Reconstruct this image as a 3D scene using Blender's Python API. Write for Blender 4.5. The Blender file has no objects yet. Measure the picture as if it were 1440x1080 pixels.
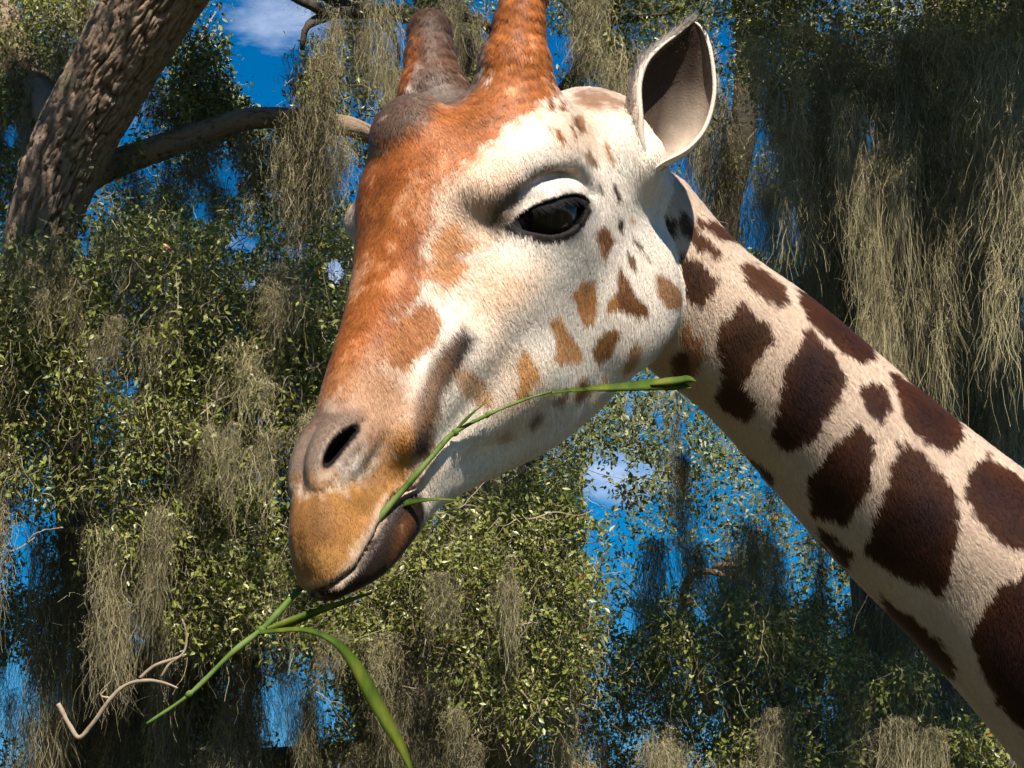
import bpy, bmesh, math, random, time
import numpy as np
from mathutils import Vector, Matrix
T0 = time.time()
random.seed(7)
RNG = np.random.default_rng(11)
scene = bpy.context.scene
COL = scene.collection

# ------------------------------------------------------------------ camera
PITCH = math.radians(14.5)
CAM_Z = 3.1
FPX, CX, CY = 4000.0, 720.0, 540.0            # focal length and centre in photo pixels (1440 x 1080)
cam_data = bpy.data.cameras.new('camera')
cam_data.sensor_width = 36.0
cam_data.lens = FPX / 1440.0 * 36.0
cam_data.clip_start = 0.05
cam_data.clip_end = 3000.0
cam = bpy.data.objects.new('camera', cam_data)
COL.objects.link(cam)
cam.location = (0, 0, CAM_Z)
cam.rotation_euler = (math.pi / 2 + PITCH, 0, 0)
scene.camera = cam

# ------------------------------------------------------------------ sky, sun, exposure
SUN_DIR = np.array([0.12, -0.68, 0.72])      # from the scene towards the sun: upper left, behind the camera
SUN_DIR = SUN_DIR / np.linalg.norm(SUN_DIR)
world = bpy.data.worlds.new('World')
scene.world = world
world.use_nodes = True
wn = world.node_tree.nodes
wl = world.node_tree.links
wn.clear()
w_out = wn.new('ShaderNodeOutputWorld')
w_bg = wn.new('ShaderNodeBackground')
w_sky = wn.new('ShaderNodeTexSky')
w_sky.sky_type = 'NISHITA'
w_sky.sun_disc = False
w_sky.sun_elevation = math.asin(SUN_DIR[2])
w_sky.sun_rotation = math.atan2(SUN_DIR[0], SUN_DIR[1])
w_sky.altitude = 0
w_sky.air_density = 1.0
w_sky.dust_density = 0.0
w_sky.ozone_density = 4.0
w_bg.inputs['Strength'].default_value = 0.050
wl.new(w_bg.outputs[0], w_out.inputs[0])
# thin clouds: noise over the sky direction
w_tc = wn.new('ShaderNodeTexCoord')
w_map = wn.new('ShaderNodeMapping')
w_map.inputs['Scale'].default_value = (3.0, 3.0, 7.0)
w_no = wn.new('ShaderNodeTexNoise')
w_no.inputs['Scale'].default_value = 2.2
w_no.inputs['Detail'].default_value = 7.0
w_no.inputs['Roughness'].default_value = 0.6
w_rmp = wn.new('ShaderNodeValToRGB')
w_rmp.color_ramp.elements[0].position = 0.60
w_rmp.color_ramp.elements[1].position = 0.78
w_mix = wn.new('ShaderNodeMixRGB')
w_mix.inputs['Color2'].default_value = (8.5, 9.6, 12.0, 1)
w_sat = wn.new('ShaderNodeHueSaturation')
w_sat.inputs['Saturation'].default_value = 1.6
wl.new(w_tc.outputs['Generated'], w_map.inputs[0])
wl.new(w_map.outputs[0], w_no.inputs['Vector'])
wl.new(w_no.outputs['Fac'], w_rmp.inputs[0])
wl.new(w_rmp.outputs[0], w_mix.inputs['Fac'])
wl.new(w_sky.outputs[0], w_sat.inputs['Color'])
wl.new(w_sat.outputs[0], w_mix.inputs['Color1'])
wl.new(w_mix.outputs[0], w_bg.inputs['Color'])

sun_data = bpy.data.lights.new('sun', 'SUN')
sun_data.energy = 5.0
sun_data.angle = math.radians(0.53)
sun_data.color = (1.0, 0.93, 0.82)
sun = bpy.data.objects.new('sun', sun_data)
COL.objects.link(sun)
sun.location = (-6, -6, 14)
sun.rotation_euler = Vector(SUN_DIR).to_track_quat('Z', 'Y').to_euler()

scene.view_settings.view_transform = 'Standard'
scene.view_settings.look = 'None'
scene.view_settings.gamma = 1.0
scene.view_settings.exposure = 0.95
scene.view_settings.use_curve_mapping = False
scene.cycles.max_bounces = 4
scene.cycles.diffuse_bounces = 2
scene.cycles.use_light_tree = False
world.cycles.sampling_method = 'MANUAL'
world.cycles.sample_map_resolution = 512
scene.cycles.use_adaptive_sampling = True
scene.cycles.adaptive_threshold = 0.02
scene.cycles.use_denoising = True
scene.cycles.denoiser = 'OPENIMAGEDENOISE'
scene.cycles.denoising_input_passes = 'RGB_ALBEDO_NORMAL'
scene.cycles.denoising_prefilter = 'ACCURATE'
scene.cycles.glossy_bounces = 2
scene.cycles.transmission_bounces = 2
scene.cycles.transparent_max_bounces = 4

# ------------------------------------------------------------------ helpers
CR, SR = math.cos(PITCH), math.sin(PITCH)


def cam2world(p):
    """camera frame (x right, y depth, z up) to world"""
    p = np.asarray(p, float)
    x, y, z = p[..., 0], p[..., 1], p[..., 2]
    return np.stack([x, y * CR - z * SR, CAM_Z + y * SR + z * CR], -1)


def world2cam(p):
    p = np.asarray(p, float)
    x, y, z = p[..., 0], p[..., 1], p[..., 2] - CAM_Z
    return np.stack([x, y * CR + z * SR, -y * SR + z * CR], -1)


def at(px, py, d):
    """photo pixel at depth d metres -> world point"""
    return cam2world(np.array([(px - CX) / FPX * d, d, (CY - py) / FPX * d]))


def project(pw):
    c = world2cam(pw)
    return np.stack([CX + FPX * c[..., 0] / c[..., 1], CY - FPX * c[..., 2] / c[..., 1]], -1), c[..., 1]


def mesh_object(name, verts, faces, mat, parent=None, smooth=False):
    me = bpy.data.meshes.new(name)
    me.from_pydata([tuple(v) for v in verts], [], [tuple(f) for f in faces])
    me.update()
    if smooth:
        me.polygons.foreach_set('use_smooth', [True] * len(me.polygons))
    if mat:
        me.materials.append(mat)
    o = bpy.data.objects.new(name, me)
    COL.objects.link(o)
    if parent:
        o.parent = parent
    return o


def tag(o, label=None, cat=None, group=None, kind=None):
    if label: o['label'] = label
    if cat: o['category'] = cat
    if group: o['group'] = group
    if kind: o['kind'] = kind
    return o


def new_mat(name, rough=0.8, spec=0.2):
    m = bpy.data.materials.new(name)
    m.use_nodes = True
    nt = m.node_tree
    b = nt.nodes['Principled BSDF']
    b.inputs['Roughness'].default_value = rough
    b.inputs['Specular IOR Level'].default_value = spec
    return m, nt, b


def nd(nt, typ, **kw):
    n = nt.nodes.new(typ)
    for k, v in kw.items():
        if k in n.inputs:
            n.inputs[k].default_value = v
        else:
            setattr(n, k, v)
    return n

# ------------------------------------------------------------------ giraffe: shape
HD = 3.2
_th = math.radians(46)
HN = np.array([math.sin(_th), -math.cos(_th) * CR, math.cos(_th) * SR])     # head's near side, camera frame
_a = np.array([-386., 0, -590.]); _a /= np.linalg.norm(_a)
HF = _a + np.array([0, -(_a @ HN) / HN[1], 0]); HF /= np.linalg.norm(HF)     # towards the muzzle
HW = np.cross(HF, HN)
HW = HW if HW[2] > 0 else -HW                                               # out of the forehead
HO = np.array([(668 - CX) / FPX * HD, HD, (CY - 135) / FPX * HD])


def h2c(q):
    """head frame (u to muzzle, v to near side, w dorsal, mm) -> camera frame (m)"""
    q = np.asarray(q, float) / 1000
    return HO + q[..., 0:1] * HF + q[..., 1:2] * HN + q[..., 2:3] * HW


def h2w(q):
    return cam2world(h2c(q))


def c2h(c):
    d = c - HO
    return np.stack([d @ HF, d @ HN, d @ HW], -1) * 1000


def uw(px, py, v):
    r = np.array([(px - CX) / FPX, 1, (CY - py) / FPX])
    t = (HO @ HN + v / 1000) / (r @ HN)
    q = t * r - HO
    return np.array([q @ HF * 1000, v, q @ HW * 1000])


def smin(a, b, k):
    h = np.maximum(k - np.abs(a - b), 0) / k
    return np.minimum(a, b) - h * h * k * 0.25


def smax(a, b, k):
    return -smin(-a, -b, k)


def cone(p, a, b, ra, rb):
    a = np.asarray(a, float); b = np.asarray(b, float)
    ba = b - a
    h = np.clip(((p - a) @ ba) / (ba @ ba), 0, 1)
    return np.linalg.norm(p - a - h[:, None] * ba, axis=1) - (ra + (rb - ra) * h)


def ell(p, c, r, ax=None):
    q = p - np.asarray(c, float)
    if ax is not None:
        q = q @ np.asarray(ax, float).T
    r = np.asarray(r, float)
    k0 = np.linalg.norm(q / r, axis=1)
    k1 = np.linalg.norm(q / (r * r), axis=1) + 1e-9
    return k0 * (k0 - 1) / k1


def cubic(xs, ys, x):
    """smooth monotone-ish interpolation (Catmull-Rom on uneven knots)"""
    xs = np.asarray(xs, float); ys = np.asarray(ys, float)
    m = np.gradient(ys, xs)
    x = np.clip(x, xs[0], xs[-1])
    i = np.clip(np.searchsorted(xs, x) - 1, 0, len(xs) - 2)
    h = xs[i + 1] - xs[i]; t = (x - xs[i]) / h
    return ((2 * t**3 - 3 * t**2 + 1) * ys[i] + (t**3 - 2 * t**2 + t) * h * m[i]
            + (-2 * t**3 + 3 * t**2) * ys[i + 1] + (t**3 - t**2) * h * m[i + 1])


SKULL = np.array([   # u, top, bottom, half width
    [-150, -150, -230, 45], [-110, -118, -250, 74], [-60, -66, -250, 94], [0, -10, -240, 104], [60, 26, -235, 107],
    [120, 46, -228, 102], [180, 36, -222, 90], [240, 0, -215, 75], [300, -27, -207, 61], [360, -46, -200, 49],
    [420, -63, -190, 41], [470, -82, -188, 32], [510, -96, -190, 29], [545, -120, -194, 29], [580, -150, -196, 26], [602, -166, -194, 19], [610, -177, -188, 10]])
JAW = np.array([
    [-55, -220, -290, 50], [-35, -180, -332, 60], [44, -150, -364, 66], [110, -155, -358, 65], [173, -160, -346, 60], [243, -170, -326, 52],
    [313, -175, -294, 44], [380, -180, -263, 39], [441, -182, -242, 38], [500, -180, -238, 41], [550, -182, -230, 39], [585, -186, -214, 27], [598, -192, -206, 12]])


def loft(p, tab, n):
    u = p[:, 0]
    top = cubic(tab[:, 0], tab[:, 1], u); bot = cubic(tab[:, 0], tab[:, 2], u); b = cubic(tab[:, 0], tab[:, 3], u)
    c = (top + bot) / 2; h = (top - bot) / 2
    g = ((np.abs(p[:, 1]) / b) ** n + (np.abs(p[:, 2] - c) / h) ** n) ** (1 / n)
    d = (g - 1) * np.minimum(b, h)
    over = np.maximum(tab[0, 0] - u, u - tab[-1, 0])
    return np.where(over > 0, np.sqrt(np.maximum(d, 0) ** 2 + np.maximum(over, 0) ** 2), d)


EYE_C = uw(764, 298, 93)
EYE_R = 38.0
_e1 = uw(700, 311, 110) - uw(815, 291, 110); _e1 /= np.linalg.norm(_e1)      # eye slit, towards the muzzle
_out = np.array([0.18, 1, 0.02]); _out -= (_out @ _e1) * _e1; _out /= np.linalg.norm(_out)
_e2 = np.cross(_e1, _out); _e2 = _e2 if _e2[2] > 0 else -_e2
EYE_AX = np.array([_e1, _out, _e2])


NOS_C = uw(480, 626, 30)
_nx0 = np.array([66., -7, 2]); _nx0 /= np.linalg.norm(_nx0)
_no = np.array([0, 0.86, 0.50]); _no -= (_no @ _nx0) * _nx0; _no /= np.linalg.norm(_no)
NOS_AX = np.array([_nx0, _no, np.cross(_nx0, _no)])


def head_sdf(p):
    q = p.copy(); q[:, 1] = np.abs(q[:, 1])
    d = loft(q, SKULL, 2.4)
    # cheek bone ridge from under the eye to the muzzle
    d = smin(d, cone(q, [110, 80, -130], [300, 58, -130], 34, 16), 50)
    d = smin(d, ell(q, [170, 44, -190], [150, 36, 95]), 60)
    d = smin(d, cone(q, [250, 44, -215], [420, 30, -190], 24, 12), 50)
    d = smin(d, cone(q, [300, 56, -135], [420, 44, -150], 16, 10), 40)
    # jaw
    j = loft(q, JAW, 2.3)
    j = smin(j, ell(q, [36, 48, -268], [92, 38, 86]), 30)                  # masseter
    d = smin(d, j, 26)
    # median horn, ossicones
    d = smin(d, ell(q, [114, 0, 50], [36, 32, 22]), 36)
    hn = cone(q, [28, 56, -34], [-12, 64, 12], 55, 37)
    hn = smin(hn, cone(q, [-12, 64, 12], [-50, 71, 42], 33, 25), 20)
    hn = smin(hn, cone(q, [-50, 71, 42], [-80, 76, 60], 24.5, 24), 14)
    hn = hn + 0.8 * np.sin(p[:, 0] * 0.10 + 1) * np.sin(p[:, 1] * 0.16) * np.sin(p[:, 2] * 0.14 + 2) + 0.9 * np.sin(p[:, 0] * 0.31) * np.sin(p[:, 1] * 0.29 + 1) * np.sin(p[:, 2] * 0.33)
    d = smin(d, hn, 42)
    # brow and orbit
    d = smin(d, ell(q, EYE_C + np.array([-14, 2, 18]), [64, 40, 40]), 40)
    d = smin(d, cone(q, [165, 92, -28], [70, 110, -52], 20, 22), 34)
    # occiput, ear base
    d = smin(d, ell(q, [-95, 0, -160], [75, 78, 78]), 50)
    d = smin(d, cone(q, [-62, 74, -150], uw(900, 222, 92), 36, 22), 40)
    # muzzle: nostril pads, lips
    d = smin(d, ell(q, [488, 13, -112], [50, 17, 26]), 22)
    d = smin(d, ell(q, [548, 5, -165], [49, 25, 38]), 22)
    d = smin(d, ell(q, [536, 3, -144], [40, 18, 24]), 24)
    # eye: lids around the ball, then the slit
    e = (q - EYE_C) @ EYE_AX.T
    en = np.linalg.norm(e, axis=1)
    t = (e[:, 0] - 9) / 47
    d = smin(d, en - (EYE_R + 2.5), 10)
    d = smin(d, smax(en - (EYE_R + 6.0), -4 - e[:, 2], 12), 7)                # heavier upper lid
    # fold between lid and brow, hollow in front of the eye
    rr = np.sqrt((e[:, 0] * 0.62) ** 2 + (e[:, 2] + 4) ** 2)
    fold = np.sqrt((rr - 41) ** 2 + ((e[:, 1] - 33) * 0.5) ** 2) - 4.5
    fold = fold + np.maximum(10 - e[:, 2], 0) * 0.8
    d = smax(d, -fold, 16)
    d = smax(d, -ell(q, EYE_C + EYE_AX[0] * 60 + EYE_AX[1] * 33 + EYE_AX[2] * 6, [24, 15, 22]), 16)
    tt = np.clip(t, -1.6, 1.6)
    up = 12 - 11 * tt ** 2 - 2 * tt
    lo = -26 + 17 * tt ** 2 - 6 * tt
    slit = np.maximum(e[:, 2] - up, lo - e[:, 2]) * 0.9
    slit = np.maximum(slit, (EYE_R - 3.0) - en)
    slit = np.maximum(slit, -4 - e[:, 1])
    slit = np.maximum(slit, en - (EYE_R + 26))
    d = smax(d, -slit, 3)
    # nostril: raised rim, then a slit going inwards
    n_ = (q - NOS_C) @ NOS_AX.T
    rho = np.sqrt((n_[:, 0] / 42) ** 2 + ((n_[:, 2] + 2) / 15.5) ** 2)
    ring = np.sqrt(((rho - 1) * 15.5) ** 2 + (n_[:, 1] + 9.5) ** 2) - 4.0
    d = smin(d, ring + np.maximum(n_[:, 0] - 12, 0) * 0.22, 17)
    yy = n_[:, 2] - 2.5 * np.cos(n_[:, 0] / 16)
    hole = (np.sqrt((n_[:, 0] / 31) ** 2 + (yy / (5.6 + 0.05 * n_[:, 0])) ** 2) - 1) * 6
    hole = np.maximum(hole + np.maximum(-4 - n_[:, 1], 0) * 0.2, -30 - n_[:, 1])
    d = smax(d, -hole, 6)
    # mouth line
    ml = np.array([[640, -160], [606, -186], [578, -191], [534, -188], [499, -185], [474, -184], [452, -194]])
    m = np.full(len(q), 1e9)
    for i in range(len(ml) - 1):
        aa, bb = ml[i], ml[i + 1]; ba = bb - aa
        h = np.clip(((q[:, [0, 2]] - aa) @ ba) / (ba @ ba), 0, 1)
        m = np.minimum(m, np.linalg.norm(q[:, [0, 2]] - aa - h[:, None] * ba, axis=1))
    d = smax(d, -np.maximum(m - 1.4, 16 - q[:, 1] - np.maximum(q[:, 0] - 560, 0)), 7)
    return d


# neck and body in the camera frame (m)
def cpt(px, py, d):
    return np.array([(px - CX) / FPX * d, d, (CY - py) / FPX * d])


NECK = [(cpt(905, 318, 3.37), 0.071), (cpt(972, 424, 3.39), 0.089), (cpt(1060, 492, 3.40), 0.0925), (cpt(1256, 684, 3.42), 0.111), (cpt(1440, 852, 3.44), 0.130)]
_nd = NECK[-1][0] - NECK[-2][0]; _nd /= np.linalg.norm(_nd)
NECK += [(NECK[-1][0] + _nd * 0.35, 0.185), (NECK[-1][0] + _nd * 0.75, 0.26), (NECK[-1][0] + _nd * 1.0, 0.33)]
BODY_BASE = cam2world(NECK[-1][0])
_ns = np.concatenate([[0], np.cumsum([np.linalg.norm(NECK[i + 1][0] - NECK[i][0]) for i in range(len(NECK) - 1)])])
NECK_O = NECK[0][0]
_nx = NECK[4][0] - NECK[0][0]; _nx /= np.linalg.norm(_nx)
_ns = np.array([(k[0] - NECK_O) @ _nx for k in NECK])
NECK_SIDE = np.cross(_nx, [0, 0, 1.0]); NECK_SIDE /= np.linalg.norm(NECK_SIDE)
NECK_UP = np.cross(NECK_SIDE, _nx)
_na = np.array([(k[0] - NECK_O) @ NECK_SIDE for k in NECK]); _nb = np.array([(k[0] - NECK_O) @ NECK_UP for k in NECK])
_nr = np.array([k[1] for k in NECK])


def neck_sdf(c):
    q = c - NECK_O
    s = q @ _nx
    a = (q @ NECK_SIDE - cubic(_ns, _na, s)) * 1.2          # deeper than wide
    b = q @ NECK_UP - cubic(_ns, _nb, s)
    r = cubic(_ns, _nr, s)
    # withers side a little sharper (mane ridge)
    rr = np.sqrt(a * a + b * b)
    th_ = np.arctan2(b, a)
    r = r * (1 + 0.016 * np.sin(th_ * 3 + s * 5) + 0.010 * np.sin(th_ * 5 - s * 11 + 1) - 0.022 * np.exp(-((th_ + 2.2) / 0.22) ** 2) * np.clip(s * 3, 0, 1))
    over = np.maximum(_ns[0] - s, s - _ns[-1])
    d = rr - r
    return np.where(over > 0, np.sqrt(rr ** 2 + over ** 2) - r, d)


def body_sdf(w):
    B = BODY_BASE
    x, y, z = B
    d = ell(w, [x + .35, y + .05, z - .35], [.62, .36, .55])
    d = smin(d, ell(w, [x + 1.05, y + .12, z - .50], [.72, .40, .48]), .2)
    for sx, sy in ((.22, -.17), (.22, .25), (1.42, -.12), (1.42, .32)):
        bk = .12 if sx > 1 else -.02
        k0, k1, k2 = [x + sx, y + sy, z - .75], [x + sx + bk, y + sy, .92], [x + sx + .02 + bk, y + sy, .14]
        g = cone(w, k0, k1, .19, .085)
        g = smin(g, cone(w, k1, k2, .085, .062), .04)
        g = smin(g, cone(w, k2, [k2[0] - .05, k2[1], .07], .07, .085), .03)
        g = np.maximum(g, -w[:, 2] + .002)
        d = smin(d, g, .12)
    return d


def giraffe_sdf(w, head=True):
    c = world2cam(w)
    d = neck_sdf(c)
    h = c2h(c)
    near = np.linalg.norm(h - np.array([220, 0, -130]), axis=1) < 700
    if near.any():
        hd = np.full(len(w), 1.0)
        hd[near] = head_sdf(h[near]) / 1000
        d = smin(d, hd, 0.024)
    far = c[:, 0] > 0.75
    if far.any():
        d[far] = smin(d[far], body_sdf(w[far]), 0.15)
    return d


def surface_net(fn, lo, hi, h, block=4):
    lo = np.asarray(lo, float); n = np.ceil((np.asarray(hi) - lo) / h / block).astype(int) * block
    bc = np.stack(np.meshgrid(*[np.arange(k // block) for k in n], indexing='ij'), -1).reshape(-1, 3)
    ctr = lo + (bc + 0.5) * block * h
    act = np.abs(fn(ctr)) < block * h * 1.6
    bc = bc[act]
    V = np.full(n + 1, 1.0, np.float32)
    # evaluate all grid points touched by active blocks
    mask = np.zeros(n + 1, bool)
    off = np.stack(np.meshgrid(*[np.arange(block + 1)] * 3, indexing='ij'), -1).reshape(-1, 3)
    idx = (bc[:, None, :] * block + off[None]).reshape(-1, 3)
    mask[idx[:, 0], idx[:, 1], idx[:, 2]] = True
    idx = np.argwhere(mask)
    V[mask] = fn(lo + idx * h)
    ok = mask[:-1, :-1, :-1].copy()
    inside = V < 0
    corners = [(i, j, k) for i in (0, 1) for j in (0, 1) for k in (0, 1)]
    cnt = sum(inside[i:i + n[0], j:j + n[1], k:k + n[2]].astype(np.int8) for i, j, k in corners)
    for i, j, k in corners:
        ok &= mask[i:i + n[0], j:j + n[1], k:k + n[2]]
    cell = (cnt > 0) & (cnt < 8) & ok
    ci = np.argwhere(cell)
    vid = np.full(n, -1, np.int64)
    vid[cell] = np.arange(len(ci))
    pos = np.zeros((len(ci), 3)); num = np.zeros(len(ci))
    for a in corners:
        for ax in range(3):
            if a[ax] == 1: continue
            b = list(a); b[ax] = 1
            va = V[ci[:, 0] + a[0], ci[:, 1] + a[1], ci[:, 2] + a[2]]
            vb = V[ci[:, 0] + b[0], ci[:, 1] + b[1], ci[:, 2] + b[2]]
            m = (va < 0) != (vb < 0)
            t = np.where(m, va / np.where(m, va - vb, 1), 0)
            p = np.array(a, float) + 0 * pos
            p[:, ax] += t
            pos[m] += p[m]; num[m] += 1
    verts = lo + (ci + pos / num[:, None]) * h
    faces = []
    for ax in range(3):
        s0 = [slice(0, n[i]) for i in range(3)]; s1 = list(s0)
        s1[ax] = slice(1, n[ax] + 1)
        A = inside[tuple(s0)]; Bm = inside[tuple(s1)]
        e = np.argwhere(A != Bm)
        e = e[(e[:, (ax + 1) % 3] > 0) & (e[:, (ax + 2) % 3] > 0)]
        o1 = np.zeros(3, int); o1[(ax + 1) % 3] = 1
        o2 = np.zeros(3, int); o2[(ax + 2) % 3] = 1
        q = [e - o1 - o2, e - o2, e, e - o1]
        f = np.stack([vid[c[:, 0], c[:, 1], c[:, 2]] for c in q], 1)
        flip = ~A[e[:, 0], e[:, 1], e[:, 2]]
        f[flip] = f[flip][:, ::-1]
        faces.append(f[(f >= 0).all(1)])
    return verts, np.concatenate(faces)


def relax_to(fn, v, it=2, eps=0.002):
    for _ in range(it):
        f0 = fn(v)
        g = np.stack([(fn(v + np.eye(3)[i] * eps) - f0) / eps for i in range(3)], 1)
        g2 = np.maximum((g * g).sum(1), 0.2)
        step = np.clip(f0 / g2, -0.006, 0.006)
        v = v - g * step[:, None]
    return v


NECK_CUT = _ns[4] + 0.42


def sdf_front(w):
    s = (world2cam(w) - NECK_O) @ _nx
    return np.maximum(giraffe_sdf(w), s - NECK_CUT - 0.03)


def sdf_rear(w):
    s = (world2cam(w) - NECK_O) @ _nx
    return np.maximum(giraffe_sdf(w), NECK_CUT - s)


def build_giraffe_mesh():
    h = 0.0034
    v1, f1 = surface_net(sdf_front, [-0.36, 2.2, 2.75], [1.20, 3.75, 4.33], h, 8)
    v1 = relax_to(sdf_front, v1, 1, 0.001)
    # one pass of neighbour averaging evens the layout
    acc = np.zeros_like(v1); cnt = np.zeros(len(v1))
    for i in range(4):
        for j in (1, 3):
            np.add.at(acc, f1[:, i], v1[f1[:, (i + j) % 4]]); np.add.at(cnt, f1[:, i], 1)
    v1 = v1 * 0.5 + 0.5 * acc / np.maximum(cnt, 1)[:, None]
    v1 = relax_to(giraffe_sdf, v1, 1, 0.001)
    b1 = np.array([BODY_BASE[0] + 1.95, BODY_BASE[1] + 0.75, 4.2])
    v2, f2 = surface_net(sdf_rear, [0.35, 2.7, -0.02], b1, 0.022, 4)
    me = bpy.data.meshes.new('giraffe')
    V = np.concatenate([v1, v2]); Fq = np.concatenate([f1, f2 + len(v1)])
    me.vertices.add(len(V)); me.vertices.foreach_set('co', V.astype(np.float32).ravel())
    me.loops.add(len(Fq) * 4); me.loops.foreach_set('vertex_index', Fq.astype(np.int32).ravel())
    me.polygons.add(len(Fq)); me.polygons.foreach_set('loop_start', np.arange(0, len(Fq) * 4, 4, dtype=np.int32))
    me.polygons.foreach_set('use_smooth', np.ones(len(Fq), bool))
    me.update(calc_edges=True); me.validate()
    return me


def surf_depth(px, py, default=3.0):
    """depth at which the view ray through a photo pixel meets the giraffe"""
    r = np.array([(px - CX) / FPX, 1, (CY - py) / FPX]); k = np.linalg.norm(r)
    t = 2.4
    for _ in range(260):
        d = giraffe_sdf(cam2world(r * t)[None])[0]
        if d < 0.0008: return t
        t += min(max(d, 0.0005) * 0.5, 0.03) / k
        if t > 4: return default
    return t

# ------------------------------------------------------------------ giraffe: coat colours
def hash3(i, j, k, seed):
    n = (i * 73856093) ^ (j * 19349663) ^ (k * 83492791) ^ (seed * 2654435)
    n = (n ^ (n >> 13)) * 1274126177 & 0x7fffffff
    return ((n ^ (n >> 16)) & 0xffff) / 65535.0


def vnoise(p, scale, seed=0, octaves=2):
    out = np.zeros(len(p)); amp = 1.0; tot = 0
    for o in range(octaves):
        q = p * scale * 2 ** o
        i0 = np.floor(q).astype(np.int64); f = q - i0
        f = f * f * (3 - 2 * f)
        v = 0
        for a in (0, 1):
            for b in (0, 1):
                for c in (0, 1):
                    w = (f[:, 0] if a else 1 - f[:, 0]) * (f[:, 1] if b else 1 - f[:, 1]) * (f[:, 2] if c else 1 - f[:, 2])
                    v = v + w * hash3(i0[:, 0] + a, i0[:, 1] + b, i0[:, 2] + c, seed + o * 17)
        out += amp * (v * 2 - 1); tot += amp; amp *= 0.5
    return out / tot


def poly_sd(P, poly):
    """signed distance (px, + inside) of points to a polygon"""
    poly = np.array(poly, float)
    d = np.full(len(P), 1e9); ins = np.zeros(len(P), bool)
    for i in range(len(poly)):
        a, b = poly[i], poly[(i + 1) % len(poly)]
        ba = b - a; pa = P - a
        h = np.clip(pa @ ba / (ba @ ba), 0, 1)
        d = np.minimum(d, np.linalg.norm(pa - h[:, None] * ba, axis=1))
        c = ((a[1] > P[:, 1]) != (b[1] > P[:, 1]))
        ins ^= c & (P[:, 0] < ba[0] * (P[:, 1] - a[1]) / (ba[1] if ba[1] else 1e-9) + a[0])
    return np.where(ins, d, -d)


CREAM = (0.87, 0.75, 0.63)
RUST = (0.34, 0.106, 0.024)
TAN = (0.46, 0.21, 0.075)
DKB = (0.045, 0.018, 0.008)
NECKB = (0.027, 0.0075, 0.0022)
GREY = (0.13, 0.09, 0.065)
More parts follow.
